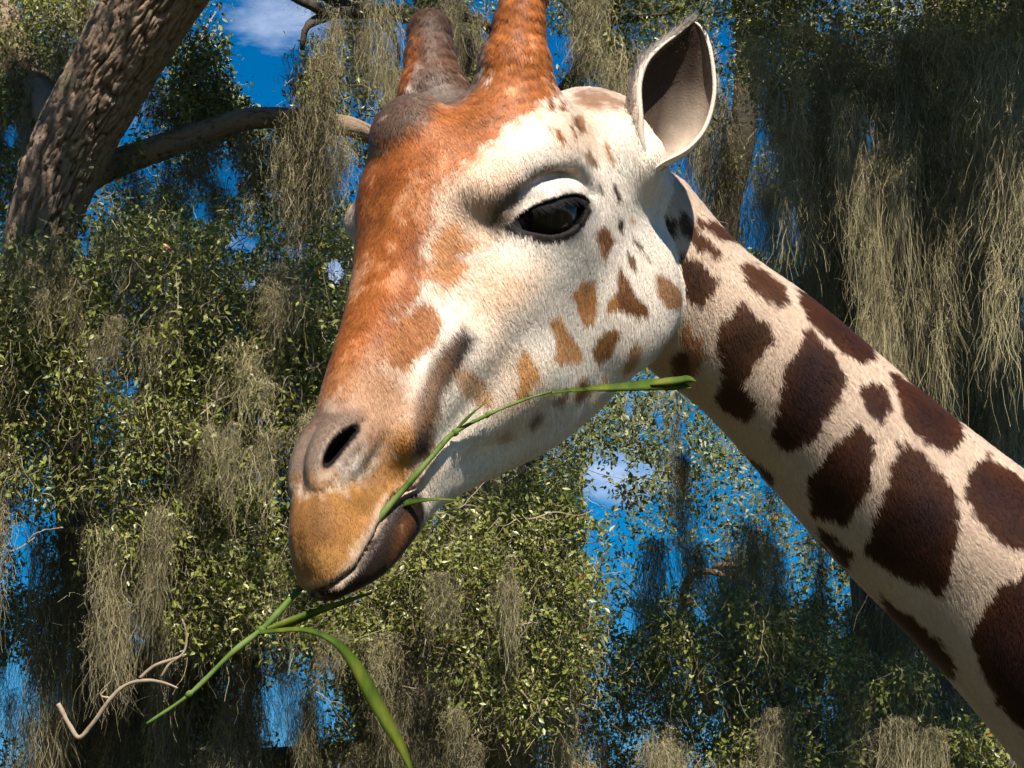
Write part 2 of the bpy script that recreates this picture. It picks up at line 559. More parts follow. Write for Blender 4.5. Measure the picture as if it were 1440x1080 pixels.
# (polygon in photo pixels, colour, edge softness px, edge noise px, strength)
HEAD_PAINT = [
    # warm wash over cheek and temple
    ([(640, 380), (700, 350), (760, 380), (740, 430), (690, 460), (640, 450)], (0.62, 0.33, 0.16), 26, 22, .55),
    ([(590, 260), (660, 200), (720, 190), (730, 260), (700, 330), (640, 400), (600, 420)], (0.62, 0.36, 0.20), 22, 24, .6),
    ([(740, 150), (800, 130), (850, 160), (840, 220), (780, 210)], (0.66, 0.40, 0.24), 14, 14, .5),
    ([(690, 470), (760, 500), (770, 560), (720, 600), (680, 560)], (0.62, 0.38, 0.22), 18, 14, .4),
    # rust front of the face and the near horn
    ([(480, 120), (640, 130), (680, 110), (680, -80), (790, -80), (790, 60), (792, 110), (764, 150), (718, 172), (690, 205), (650, 235),
      (612, 262), (596, 300), (604, 345), (590, 400), (575, 430), (556, 470), (530, 530), (470, 560), (400, 590), (400, 400), (480, 250)], RUST, 9, 22, 1),
    ([(600, 330), (640, 310), (662, 345), (650, 390), (622, 402), (604, 376)], (0.50, 0.20, 0.055), 8, 14, .85),
    ([(560, 300), (590, 290), (598, 340), (572, 400), (548, 390)], (0.28, 0.085, 0.02), 9, 14, .7),
    ([(520, 230), (560, 215), (600, 230), (580, 262), (530, 262)], (0.27, 0.075, 0.018), 9, 14, .65),
    ([(538, 486), (556, 452), (590, 416), (608, 424), (622, 452), (612, 482), (592, 494), (566, 520), (544, 508)], (0.36, 0.125, 0.028), 4, 8, .95),
    # paler rust towards the nostril, grey-brown muzzle
    ([(430, 560), (480, 520), (560, 500), (600, 560), (590, 640), (520, 640), (470, 590)], (0.36, 0.165, 0.070), 22, 16, .85),
    ([(395, 600), (445, 560), (500, 572), (520, 600), (516, 640), (480, 672), (440, 684), (395, 676)], (0.105, 0.060, 0.036), 15, 14, .92),
    ([(452, 596), (492, 580), (507, 590), (496, 606), (470, 612), (444, 640)], (0.18, 0.12, 0.085), 8, 6, .5),
    ([(520, 470), (556, 500), (540, 560), (500, 560), (480, 530)], (0.42, 0.22, 0.11), 16, 16, .5),
    # golden lips
    ([(390, 690), (440, 678), (505, 668), (560, 600), (602, 560), (600, 640), (585, 690), (560, 700), (530, 745), (500, 800), (460, 840), (390, 830)], (0.36, 0.15, 0.022), 20, 22, .95),
    ([(420, 720), (445, 690), (470, 720), (474, 764), (440, 778), (418, 752)], (0.10, 0.038, 0.010), 20, 34, .75),
    ([(400, 770), (440, 770), (500, 770), (470, 830), (410, 830)], (0.40, 0.20, 0.06), 14, 10, .6),
    ([(520, 740), (545, 705), (560, 700), (536, 750), (505, 800), (470, 826), (440, 826), (470, 812), (495, 785)], (0.30, 0.22, 0.16), 6, 6, .7),
    # chin and lower lip: brown, darkened for the shade under the upper lip
    ([(430, 828), (480, 824), (500, 800), (525, 755), (545, 720), (562, 698), (590, 690), (600, 720), (592, 750), (560, 800), (520, 840), (470, 850)], (0.020, 0.010, 0.006), 5, 5, 1),
    ([(556, 745), (575, 715), (582, 735), (566, 775), (550, 790)], (0.14, 0.055, 0.016), 8, 6, .6),
    # furrow down to the mouth corner, its crease shade painted dark
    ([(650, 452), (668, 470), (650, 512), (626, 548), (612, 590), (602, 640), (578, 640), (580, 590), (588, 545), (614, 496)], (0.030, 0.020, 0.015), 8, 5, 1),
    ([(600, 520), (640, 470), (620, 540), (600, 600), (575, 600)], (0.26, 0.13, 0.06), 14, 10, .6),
    # white throat and lower jaw stay cream; spots
    ([(804, 409), (822, 388), (838, 387), (840, 422), (834, 452), (822, 455), (813, 431)], TAN, 2.5, 5, 1),
    ([(871, 368), (883, 388), (896, 413), (911, 425), (912, 443), (896, 442), (871, 431), (853, 434), (856, 419), (867, 403)], (0.17, 0.07, 0.026), 2.5, 4, 1),
    ([(852, 436), (854, 420), (864, 408), (868, 424), (864, 433)], (0.42, 0.19, 0.04), 4, 3, .8),
    ([(919, 379), (932, 382), (954, 400), (960, 419), (955, 429), (938, 428), (923, 409)], (0.34, 0.18, 0.085), 2.5, 4, 1),
    ([(770, 445), (789, 440), (801, 464), (818, 489), (818, 501), (810, 506), (798, 501), (786, 509), (779, 501), (781, 477)], (0.52, 0.26, 0.10), 2.5, 6, 1),
    ([(831, 486), (850, 460), (865, 457), (874, 468), (859, 495), (844, 507), (834, 501)], (0.26, 0.12, 0.04), 2.5, 5, 1),
    ([(891, 477), (905, 480), (900, 501), (889, 516), (880, 524), (875, 513), (883, 492)], (0.50, 0.29, 0.15), 3, 5, 1),
    ([(934, 470), (950, 466), (940, 490), (920, 512), (922, 495)], (0.50, 0.34, 0.22), 5, 5, .8),
    ([(850, 523), (857, 526), (853, 535), (845, 533)], (0.52, 0.30, 0.16), 3, 3, 1),
    ([(813, 532), (822, 523), (830, 532), (830, 544), (813, 562), (807, 556)], (0.30, 0.15, 0.06), 3, 4, 1),
    ([(724, 507), (734, 486), (746, 495), (760, 523), (758, 535), (747, 538), (740, 559), (724, 556), (729, 532)], (0.54, 0.28, 0.11), 3, 6, 1),
    ([(640, 520), (660, 510), (680, 530), (694, 566), (676, 572), (650, 548)], (0.54, 0.29, 0.13), 5, 6, .85),
    ([(880, 348), (894, 361), (894, 376), (885, 370)], DKB, 2, 2, 1),
    ([(776, 556), (798, 541), (801, 546), (792, 568), (779, 565)], (0.22, 0.14, 0.09), 4, 3, .9),
    ([(744, 592), (755, 575), (766, 577), (763, 588), (749, 601)], (0.16, 0.09, 0.055), 4, 3, .9),
    ([(700, 606), (716, 600), (722, 612), (706, 622)], (0.45, 0.26, 0.14), 6, 6, .7),
    ([(816, 209), (826, 206), (840, 228), (838, 231), (826, 228)], (0.17, 0.075, 0.028), 2, 2, 1),
    ([(845, 198), (853, 195), (863, 220), (860, 229), (853, 220)], (0.42, 0.22, 0.10), 3, 2, .9),
    ([(838, 253), (842, 253), (849, 268), (845, 271)], DKB, 2, 2, 1),
    ([(858, 251), (865, 255), (872, 273), (869, 281), (861, 263)], DKB, 2, 2, 1),
    ([(869, 298), (876, 304), (877, 319), (873, 323), (868, 313)], DKB, 2, 2, 1),
    ([(836, 323), (848, 309), (858, 320), (865, 335), (856, 347), (850, 362), (843, 342)], (0.20, 0.085, 0.03), 3, 3, 1),
    ([(836, 330), (845, 335), (851, 362), (845, 352)], (0.5, 0.22, 0.06), 4, 3, .8),
    ([(888, 325), (903, 343), (903, 350), (891, 338)], DKB, 2, 2, 1),
    ([(905, 350), (914, 362), (912, 366)], DKB, 2, 2, 1),
    ([(883, 295), (894, 308), (888, 312)], TAN, 2, 2, 1),
    ([(768, 136), (775, 136), (778, 153), (771, 153)], (0.2, 0.07, 0.02), 2, 2, 1),
    ([(783, 135), (791, 138), (791, 151), (785, 150)], (0.26, 0.09, 0.025), 2, 2, 1),
    ([(800, 158), (814, 158), (822, 180), (812, 183)], (0.17, 0.07, 0.025), 2, 3, 1),
    ([(778, 178), (786, 179), (793, 197), (785, 195)], (0.24, 0.09, 0.03), 2, 2, 1),
    ([(796, 171), (803, 171), (808, 188), (802, 188)], (0.24, 0.09, 0.03), 2, 2, 1),
    ([(766, 108), (774, 110), (776, 120), (768, 118)], (0.3, 0.1, 0.03), 2, 2, 1),
    ([(752, 112), (758, 112), (758, 122), (752, 122)], (0.28, 0.09, 0.03), 2, 2, 1),
    ([(770, 175), (775, 176), (776, 186), (771, 184)], (0.28, 0.1, 0.03), 2, 2, .9),
    ([(806, 232), (812, 230), (816, 240), (811, 243)], (0.3, 0.12, 0.05), 2, 2, .9),
    ([(803, 122), (850, 122), (878, 140), (872, 156), (830, 150), (806, 146)], (0.20, 0.08, 0.03), 10, 14, .85),
    # round the eye: grey skin, brow-fold shade painted dark, dark patch in front
    ([(728, 214), (770, 200), (824, 222), (838, 260), (830, 300), (824, 262), (800, 250), (730, 262)], (0.56, 0.48, 0.40), 10, 8, .8),
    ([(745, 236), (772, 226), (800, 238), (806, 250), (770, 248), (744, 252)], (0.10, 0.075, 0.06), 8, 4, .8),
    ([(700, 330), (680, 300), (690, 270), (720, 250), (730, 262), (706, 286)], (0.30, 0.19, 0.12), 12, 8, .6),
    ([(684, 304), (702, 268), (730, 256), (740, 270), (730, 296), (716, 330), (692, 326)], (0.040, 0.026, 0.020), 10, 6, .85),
    ([(640, 356), (690, 344), (740, 340), (700, 352), (650, 362)], (0.82, 0.74, 0.66), 6, 4, .7),
    ([(812, 276), (828, 280), (832, 300), (820, 306)], (0.12, 0.08, 0.05), 5, 3, .8),
    ([(732, 262), (742, 252), (780, 248), (808, 262), (806, 272), (770, 272), (730, 280)], (0.50, 0.43, 0.40), 4, 4, .9),
]
NECK_PAINT = [
    ([(951, 368), (962, 357), (986, 368), (1005, 388), (1001, 411), (982, 423), (962, 415), (953, 392)], DKB),
    ([(923, 306), (935, 300), (946, 312), (948, 328), (937, 336), (926, 328)], DKB),
    ([(951, 287), (970, 314), (1009, 349), (1005, 361), (978, 341), (958, 314)], DKB),
    ([(978, 306), (1009, 314), (1036, 337), (1017, 335)], DKB),
    ([(1040, 372), (1052, 367), (1087, 392), (1106, 423), (1091, 427), (1060, 407)], DKB),
    ([(1009, 462), (1040, 423), (1079, 454), (1085, 473), (1056, 512), (1044, 536), (1060, 567), (1048, 590), (1017, 571), (1005, 551), (1017, 528), (1007, 489)], DKB),
    ([(1115, 398), (1165, 430), (1218, 481), (1227, 501), (1203, 503), (1165, 473), (1133, 438)], NECKB),
    ([(1106, 520), (1133, 462), (1168, 489), (1188, 528), (1172, 563), (1141, 610), (1106, 633), (1085, 614), (1095, 567)], NECKB),
    ([(1207, 547), (1223, 534), (1242, 543), (1249, 571), (1239, 586), (1215, 575)], NECKB),
    ([(1250, 520), (1289, 540), (1330, 572), (1351, 606), (1328, 633), (1301, 621), (1270, 586)], NECKB),
    ([(1137, 676), (1172, 621), (1207, 596), (1228, 617), (1223, 676), (1188, 734), (1141, 722)], NECKB),
    ([(1219, 754), (1246, 687), (1262, 621), (1297, 637), (1336, 684), (1347, 730), (1324, 835), (1297, 820), (1242, 796), (1215, 769)], NECKB),
    ([(1359, 660), (1386, 637), (1455, 690), (1500, 760), (1440, 772), (1406, 761), (1371, 722), (1357, 691)], NECKB),
    ([(1367, 886), (1398, 831), (1440, 804), (1500, 840), (1530, 980), (1460, 1060), (1440, 1026), (1398, 979), (1375, 925)], NECKB),
    ([(1235, 835), (1289, 874), (1332, 917), (1340, 944), (1320, 950), (1256, 890)], NECKB),
    ([(1150, 738), (1196, 777), (1188, 795), (1150, 755)], NECKB),
    ([(1040, 634), (1085, 665), (1080, 684), (1045, 660)], NECKB),
    ([(962, 455), (984, 472), (984, 512), (970, 524), (958, 490)], (0.36, 0.17, 0.09)),
    ([(944, 500), (962, 486), (968, 524), (952, 540)], (0.10, 0.05, 0.03)),
]


def lerp_col(C, col, a):
    return C * (1 - a[:, None]) + np.array(col) * a[:, None]


def paint(W):
    """coat colour at world points on the giraffe; the far side mirrors the near one"""
    c = world2cam(W)
    h = c2h(c)
    hd = np.full(len(W), 1.0)
    near = np.linalg.norm(h - np.array([220, 0, -130]), axis=1) < 700
    hd[near] = head_sdf(h[near]) / 1000
    nk = neck_sdf(c)
    is_head = hd < nk + 0.004
    # mirror
    hm = h.copy(); hm[:, 1] = np.abs(hm[:, 1])
    q = c - NECK_O
    s = q @ _nx
    off = q @ NECK_SIDE - cubic(_ns, _na, s)
    nsgn = np.sign(NECK_SIDE[1])                       # camera side has the smaller depth
    far = off * nsgn > 0
    cm = c.copy(); cm[far] -= (2 * off[far])[:, None] * NECK_SIDE
    cc = np.where(is_head[:, None], h2c(hm), cm)
    px = np.stack([CX + FPX * cc[:, 0] / cc[:, 1], CY - FPX * cc[:, 2] / cc[:, 1]], -1)
    n1 = vnoise(W, 95, 1, 3); n2 = vnoise(W, 220, 5, 2); n3 = vnoise(W, 28, 9, 2)
    C = np.tile(np.array(CREAM), (len(W), 1))
    C *= (1 + 0.10 * n3 + 0.05 * n1)[:, None]
    C[~is_head] = C[~is_head] * np.array([0.68, 0.59, 0.53])
    # nose to crown: head
    for poly, col, soft, nz, st in HEAD_PAINT:
        P = np.array(poly, float); m = 30 + soft + nz
        k = is_head & (px[:, 0] > P[:, 0].min() - m) & (px[:, 0] < P[:, 0].max() + m) & (px[:, 1] > P[:, 1].min() - m) & (px[:, 1] < P[:, 1].max() + m)
        if not k.any(): continue
        sd = poly_sd(px[k], poly) + nz * (0.7 * n1[k] + 0.3 * n2[k] + (0.5 * n3[k] if nz > 9 else 0))
        a = np.clip(sd / (2 * soft) + 0.5, 0, 1) * st
        C[k] = lerp_col(C[k], np.array(col), a)
    # tonal mottling of the rust parts
    r = np.clip((C[:, 0] / np.maximum(C[:, 2], 1e-3) - 3) / 5, 0, 1) * is_head
    C *= (1 + r * (0.42 * n1 + 0.42 * n3))[:, None]
    flare = r * np.clip(n1 * 1.2 + n3 * 1.7 + 0.5 * n2 - 0.45, 0, 0.55)
    C = C * (1 - flare[:, None]) + np.array([0.64, 0.35, 0.19]) * flare[:, None]
    # horns: inner faces and median horn are worn dark grey
    u, v, w = h[:, 0], np.abs(h[:, 1]), h[:, 2]
    ax0, ax1 = np.array([-14, 64, 14.]), np.array([-78, 76, 58.])
    ba = ax1 - ax0
    tt = ((hm - ax0) @ ba) / (ba @ ba)
    cen = ax0 + np.clip(tt, -0.6, 1)[:, None] * ba
    rad = hm - cen
    inner = np.clip(-(rad[:, 1]) / 26 + 0.12 + 0.3 * n1, 0, 1) * np.clip((tt + 0.75) / 0.35, 0, 1) * (np.linalg.norm(rad, axis=1) < 60) * is_head
    C = lerp_col(C, (0.085, 0.045, 0.030), np.clip(inner * 1.3, 0, 0.92))
    pale = np.clip(n1 * 1.8 + n2 - 0.75, 0, 0.7) * inner
    C = lerp_col(C, (0.5, 0.42, 0.34), pale)
    tip = np.clip((tt - 0.55) / 0.4 + 0.3 * n1, 0, 1) * (np.linalg.norm(rad, axis=1) < 60) * (h[:, 1] < 0) * is_head
    C = lerp_col(C, (0.075, 0.043, 0.030), 0.9 * tip)
    mh = np.clip(1.25 - np.linalg.norm((h - [116, 0, 64]) / [42, 44, 24], axis=1) + 0.25 * n1, 0, 1) * is_head
    C = lerp_col(C, (0.085, 0.060, 0.046), np.clip(mh * 2.2, 0, 0.9))
    C = lerp_col(C, (0.46, 0.38, 0.30), np.clip(n1 * 2 - 0.5, 0, 0.6) * np.clip(mh * 2, 0, 1))
    sad = np.exp(-((v - 16) / 24) ** 2 - ((u - 45) / 42) ** 2) * np.clip((w + 20) / 20, 0, 1) * is_head
    C = lerp_col(C, (0.13, 0.10, 0.08), np.clip(sad * 1.4 + 0.3 * sad * n1, 0, 0.85))
    # eyelid margins: dark skin; nostril opening: near black
    e = (hm - EYE_C) @ EYE_AX.T
    t = np.clip((e[:, 0] - 9) / 47, -1.6, 1.6)
    up = 12 - 11 * t ** 2 - 2 * t; lo = -26 + 17 * t ** 2 - 6 * t
    sl = np.maximum(e[:, 2] - up, lo - e[:, 2])
    lid = np.clip((11.0 - sl + 1.5 * n2) / 3.0, 0, 1) * np.clip((4.5 - np.where(e[:, 2] > -4, sl, sl - 6) + n2) / 3, 0, 1) * (e[:, 1] > 0) * (np.linalg.norm(e, axis=1) < 75) * is_head
    C = lerp_col(C, (0.018, 0.014, 0.013), np.clip(lid, 0, 1))
    n_ = (hm - NOS_C) @ NOS_AX.T
    yy = n_[:, 2] - 2.5 * np.cos(n_[:, 0] / 16)
    rr = np.sqrt((n_[:, 0] / 33) ** 2 + (yy / 9) ** 2)
    C = lerp_col(C, (0.010, 0.007, 0.006), np.clip((1.06 - rr) / 0.12, 0, 1) * (n_[:, 1] > -60) * is_head)
    rim = np.exp(-((rr - 1.28) / 0.16) ** 2) * (np.abs(n_[:, 1]) < 25) * is_head
    C = lerp_col(C, (0.34, 0.26, 0.20), rim * np.clip(0.35 + n1, 0, 0.6))
    # neck spots
    for poly, col in NECK_PAINT:
        P = np.array(poly, float); m = 14
        k = ~is_head & (px[:, 0] > P[:, 0].min() - m) & (px[:, 0] < P[:, 0].max() + m) & (px[:, 1] > P[:, 1].min() - m) & (px[:, 1] < P[:, 1].max() + m)
        if not k.any(): continue
        sd = poly_sd(px[k], poly) + 8.0 * n1[k] + 5 * n2[k] + 2.5
        a = np.clip(sd / 4 + 0.5, 0, 1)
        cc2 = np.array(col) * (1 + 0.7 * n3[k][:, None] + 0.25 * n1[k][:, None]) + np.array([0.030, 0.010, 0.002]) * np.clip(1 - sd / 26, 0, 1)[:, None]
        C[k] = C[k] * (1 - a[:, None]) + cc2 * a[:, None]
    # the rest of the neck and body, outside the picture: net of large spots
    out = (px[:, 0] > 1480) | (px[:, 1] > 1110)
    out &= ~is_head & (s > _ns[3])
    if out.any():
        R2 = np.random.default_rng(5)
        seeds = R2.uniform([0.5, 2.6, 0.1], [BODY_BASE[0] + 2.0, BODY_BASE[1] + 0.8, 3.6], (900, 3))
        Wo = W[out]; f1 = np.full(len(Wo), 9.0); f2 = f1.copy()
        for sp in seeds:
            d = np.linalg.norm(Wo - sp, axis=1)
            f2 = np.where(d < f1, f1, np.minimum(f2, d)); f1 = np.minimum(f1, d)
        a = np.clip((f2 - f1 - 0.035) / 0.008, 0, 1) * (Wo[:, 2] > 0.7)
        C[out] = lerp_col(C[out], NECKB, a)
    return np.clip(C, 0.004, 0.92)


def new_color_attr(me, C):
    at_ = me.attributes.new('coat', 'FLOAT_COLOR', 'POINT')
    at_.data.foreach_set('color', np.concatenate([C, np.ones((len(C), 1))], 1).astype(np.float32).ravel())


def coat_material():
    m, nt, b = new_mat('coat', 0.75, 0.15)
    a = nd(nt, 'ShaderNodeAttribute', attribute_name='coat')
    tc = nd(nt, 'ShaderNodeTexCoord')
    no = nd(nt, 'ShaderNodeTexNoise', Scale=420.0, Detail=3.0)
    nt.links.new(tc.outputs['Object'], no.inputs['Vector'])
    mul = nd(nt, 'ShaderNodeMixRGB', blend_type='MULTIPLY', Fac=0.5)
    mr = nd(nt, 'ShaderNodeMapRange')
    mr.inputs['To Min'].default_value = 0.6; mr.inputs['To Max'].default_value = 1.35
    nt.links.new(no.outputs['Fac'], mr.inputs['Value'])
    nt.links.new(a.outputs['Color'], mul.inputs['Color1'])
    nt.links.new(mr.outputs[0], mul.inputs['Color2'])
    nt.links.new(mul.outputs[0], b.inputs['Base Color'])
    bp = nd(nt, 'ShaderNodeBump', Strength=0.35, Distance=0.002)
    nt.links.new(no.outputs['Fac'], bp.inputs['Height'])
    nt.links.new(bp.outputs[0], b.inputs['Normal'])
    return m


def hair_material():
    m, nt, b = new_mat('hair', 0.55, 0.25)
    a = nd(nt, 'ShaderNodeAttribute', attribute_name='hcol')
    n = nd(nt, 'ShaderNodeAttribute', attribute_name='hnor')
    nt.links.new(a.outputs['Color'], b.inputs['Base Color'])
    nt.links.new(n.outputs['Vector'], b.inputs['Normal'])
    return m


MAT_COAT = coat_material()
MAT_HAIR = hair_material()


def hair_object(name, root, direc, nrm, length, radius, col, parent, npt=4, lift=0.25, curl=0.0):
    """short hairs as curves: roots, lying direction, surface normal (all world)"""
    N = len(root)
    t = np.linspace(0, 1, npt)[None, :, None]
    L = length[:, None, None]
    d0 = direc + nrm * (lift * 1.6)[:, None]
    d1 = direc + nrm * (lift * 0.15)[:, None]
    P = root[:, None, :] + L * (t * d0[:, None, :] * (1 - 0.5 * t) + 0.5 * t * t * d1[:, None, :])
    cu = bpy.data.hair_curves.new(name)
    cu.add_curves([npt] * N)
    cu.position_data.foreach_set('vector', P.astype(np.float32).ravel())
    ra = cu.attributes.new('radius', 'FLOAT', 'POINT')
    ra.data.foreach_set('value', (radius[:, None] * np.linspace(1, 0.25, npt)[None, :]).astype(np.float32).ravel())
    ca = cu.attributes.new('hcol', 'FLOAT_COLOR', 'CURVE')
    ca.data.foreach_set('color', np.concatenate([col, np.ones((N, 1))], 1).astype(np.float32).ravel())
    na = cu.attributes.new('hnor', 'FLOAT_VECTOR', 'CURVE')
    na.data.foreach_set('vector', nrm.astype(np.float32).ravel())
    cu.materials.append(MAT_HAIR)
    o = bpy.data.objects.new(name, cu)
    COL.objects.link(o)
    o.parent = parent
    return o


def unit(a):
    return a / np.maximum(np.linalg.norm(a, axis=-1, keepdims=True), 1e-9)


gm = build_giraffe_mesh()
NV = len(gm.vertices)
GV = np.empty(NV * 3, np.float32); gm.vertices.foreach_get('co', GV); GV = GV.reshape(-1, 3).astype(float)
new_color_attr(gm, paint(GV))
gm.materials.append(MAT_COAT)
giraffe = bpy.data.objects.new('giraffe', gm)
COL.objects.link(giraffe)
tag(giraffe, 'giraffe with rust-orange face and brown-spotted cream neck, chewing a green stalk', 'giraffe')
print('giraffe mesh', NV, round(time.time() - T0, 1))

# coat hair on what the camera side can show
nf = len(gm.polygons)
fi = np.empty(nf * 4, np.int32); gm.polygons.foreach_get('vertices', fi); fi = fi.reshape(-1, 4)
fn_ = np.empty(nf * 3, np.float32); gm.polygons.foreach_get('normal', fn_); fn_ = fn_.reshape(-1, 3).astype(float)
fa = np.empty(nf, np.float32); gm.polygons.foreach_get('area', fa)
vn = np.empty(NV * 3, np.float32); gm.vertices.foreach_get('normal', vn); vn = vn.reshape(-1, 3).astype(float)
fc = GV[fi].mean(1)
fpx, fd = project(fc)
view = unit(np.array([0, 0, CAM_Z]) - fc)
face_ok = ((fn_ * view).sum(1) > -0.3) & (fpx[:, 0] < 1900) & (fpx[:, 1] < 1600) & (((world2cam(fc) - NECK_O) @ _nx) < NECK_CUT)
hc = c2h(world2cam(fc)); hc[:, 1] = np.abs(hc[:, 1])
e_ = (hc - EYE_C) @ EYE_AX.T
t_ = np.clip((e_[:, 0] - 9) / 47, -1.6, 1.6)
sl_ = np.maximum(e_[:, 2] - (12 - 11 * t_ ** 2 - 2 * t_), (-26 + 17 * t_ ** 2 - 6 * t_) - e_[:, 2])
bald = (sl_ < 5) & (np.linalg.norm(e_, axis=1) < 70)
n_ = (hc - NOS_C) @ NOS_AX.T
bald |= (np.sqrt((n_[:, 0] / 36) ** 2 + ((n_[:, 2] - 2.5 * np.cos(n_[:, 0] / 16)) / 11) ** 2) < 1.2) & (np.abs(n_[:, 1]) < 45)
face_ok &= ~bald
pr = fa * face_ok * np.where((fpx[:, 0] > 1470) | (fpx[:, 1] > 1110), 0.5, 1.0); pr = pr / pr.sum()
NH = 380000
pick = RNG.choice(nf, NH, p=pr)
rw = RNG.random((NH, 2))
A_, B_, C_, D_ = (GV[fi[pick, k]] for k in range(4))
u_, v_ = rw[:, :1], rw[:, 1:]
root = A_ * (1 - u_) * (1 - v_) + B_ * u_ * (1 - v_) + C_ * u_ * v_ + D_ * (1 - u_) * v_
nn = unit(vn[fi[pick, 0]] * (1 - u_) * (1 - v_) + vn[fi[pick, 1]] * u_ * (1 - v_) + vn[fi[pick, 2]] * u_ * v_ + vn[fi[pick, 3]] * (1 - u_) * v_)
hroot = c2h(world2cam(root))
zero = cam2world(np.zeros(3))
c2wd = lambda d: cam2world(d) - zero
flow_head = c2wd(HF) * 0.55 - c2wd(HW) * 0.85
flow_neck = c2wd(_nx) * 0.8 - c2wd(NECK_UP) * 0.45
wn_ = np.clip((np.linalg.norm(hroot - [150, 0, -130], axis=1) - 270) / 80, 0, 1) * (hroot[:, 0] < 30)
flow = flow_head[None] * (1 - wn_[:, None]) + flow_neck[None] * wn_[:, None]
flow = flow + 0.55 * np.stack([vnoise(root, 14, k + 31, 2) for k in range(3)], 1) + RNG.normal(0, 0.22, (NH, 3))
flow = unit(flow - (flow * nn).sum(1)[:, None] * nn)
col = paint(root)
col = np.clip(col * RNG.uniform(0.82, 1.17, (NH, 1)) * (1 + RNG.normal(0, 0.03, (NH, 3))), 0.004, 0.95)
muz = np.clip((hroot[:, 0] - 380) / 120, 0, 1)
ln = (0.0088 * (1 - 0.55 * muz) * RNG.uniform(0.6, 1.3, NH))
eyed = np.linalg.norm(np.stack([hroot[:, 0], np.abs(hroot[:, 1]), hroot[:, 2]], 1) - EYE_C, axis=1)
ln *= np.clip((eyed - 25) / 60, 0.35, 1)
coat = hair_object('coat_hair', root, flow, nn, ln, RNG.uniform(0.00028, 0.00048, NH), col, giraffe, 4, RNG.uniform(0.04, 0.20, NH))
coat['kind'] = 'stuff'
print('coat', round(time.time() - T0, 1))

# ------------------------------------------------------------------ eyes
def eye_material():
    m, nt, b = new_mat('eye', 0.08, 0.3)
    tc = nd(nt, 'ShaderNodeTexCoord')
    sp = nd(nt, 'ShaderNodeSeparateXYZ')
    nt.links.new(tc.outputs['Object'], sp.inputs[0])
    rp = nd(nt, 'ShaderNodeValToRGB')
    rp.color_ramp.elements[0].position = 0.0; rp.color_ramp.elements[0].color = (0.012, 0.008, 0.006, 1)
    rp.color_ramp.elements[1].position = 1.0; rp.color_ramp.elements[1].color = (0.002, 0.002, 0.002, 1)
    nt.links.new(sp.outputs['Z'], rp.inputs[0])
    nt.links.new(rp.outputs[0], b.inputs['Base Color'])
    return m


MAT_EYE = eye_material()
for sgn in (1, -1):
    bm = bmesh.new()
    bmesh.ops.create_uvsphere(bm, u_segments=48, v_segments=32, radius=EYE_R / 1000)
    me = bpy.data.meshes.new('eye'); bm.to_mesh(me); bm.free()
    me.polygons.foreach_set('use_smooth', [True] * len(me.polygons))
    me.materials.append(MAT_EYE)
    o = bpy.data.objects.new('eye', me); COL.objects.link(o); o.parent = giraffe
    o.location = h2w(EYE_C * [1, sgn, 1])
    # lashes along the upper lid, short ones below
    K = 260
    tl = RNG.uniform(-1.05, 0.95, K); e0 = tl * 47 + 9
    upz = 12 - 11 * tl ** 2 - 2 * tl - 1.0
    rr = EYE_R + 3.5
    ey = np.sqrt(np.maximum(rr ** 2 - e0 ** 2 - upz ** 2, 60))
    loc = np.stack([e0, ey, upz], 1)
    K2 = 70
    t2 = RNG.uniform(-0.9, 0.9, K2); e2_ = t2 * 47 + 9; loz = -26 + 17 * t2 ** 2 - 6 * t2 - 1.0
    ey2 = np.sqrt(np.maximum((EYE_R + 2) ** 2 - e2_ ** 2 - loz ** 2, 60))
    loc = np.concatenate([loc, np.stack([e2_, ey2, loz], 1)])
    dl = np.concatenate([np.stack([0.25 * tl, np.full(K, 0.55), np.full(K, -0.62)], 1), np.stack([0.3 * t2, np.full(K2, 0.4), np.full(K2, -0.75)], 1)])
    dl = unit(dl + RNG.normal(0, 0.12, dl.shape))
    hq = EYE_C + loc @ EYE_AX; dq = dl @ EYE_AX
    hq[:, 1] *= sgn; dq[:, 1] *= sgn
    wroot = h2w(hq); wd = unit(h2w(hq + dq) - wroot)
    nrm = unit(wroot - h2w(EYE_C * [1, sgn, 1]))
    lash = hair_object('eyelashes', wroot, wd, nrm, np.concatenate([RNG.uniform(0.008, 0.016, K), RNG.uniform(0.005, 0.010, K2)]),
                       np.full(K + K2, 0.00045), np.tile([0.012, 0.009, 0.008], (K + K2, 1)), giraffe, 4, np.full(K + K2, 0.1))
    lash['kind'] = 'stuff'

# ------------------------------------------------------------------ ears
EAR_E = np.array([   # left edge px, right edge px, down the ear
    [898, 240, 918, 248], [892, 222, 938, 234], [886, 196, 966, 218], [884, 168, 988, 194], [885, 140, 1001, 166], [889, 112, 1008, 130], [902, 86, 1007, 98], [924, 65, 1003, 70],
    [944, 50, 1000, 58], [958, 39, 996, 45], [966, 31, 990, 36], [974, 26, 982, 28]])
EAR_D = h2c(np.array([-88, 100, -150]))[1] - 0.01


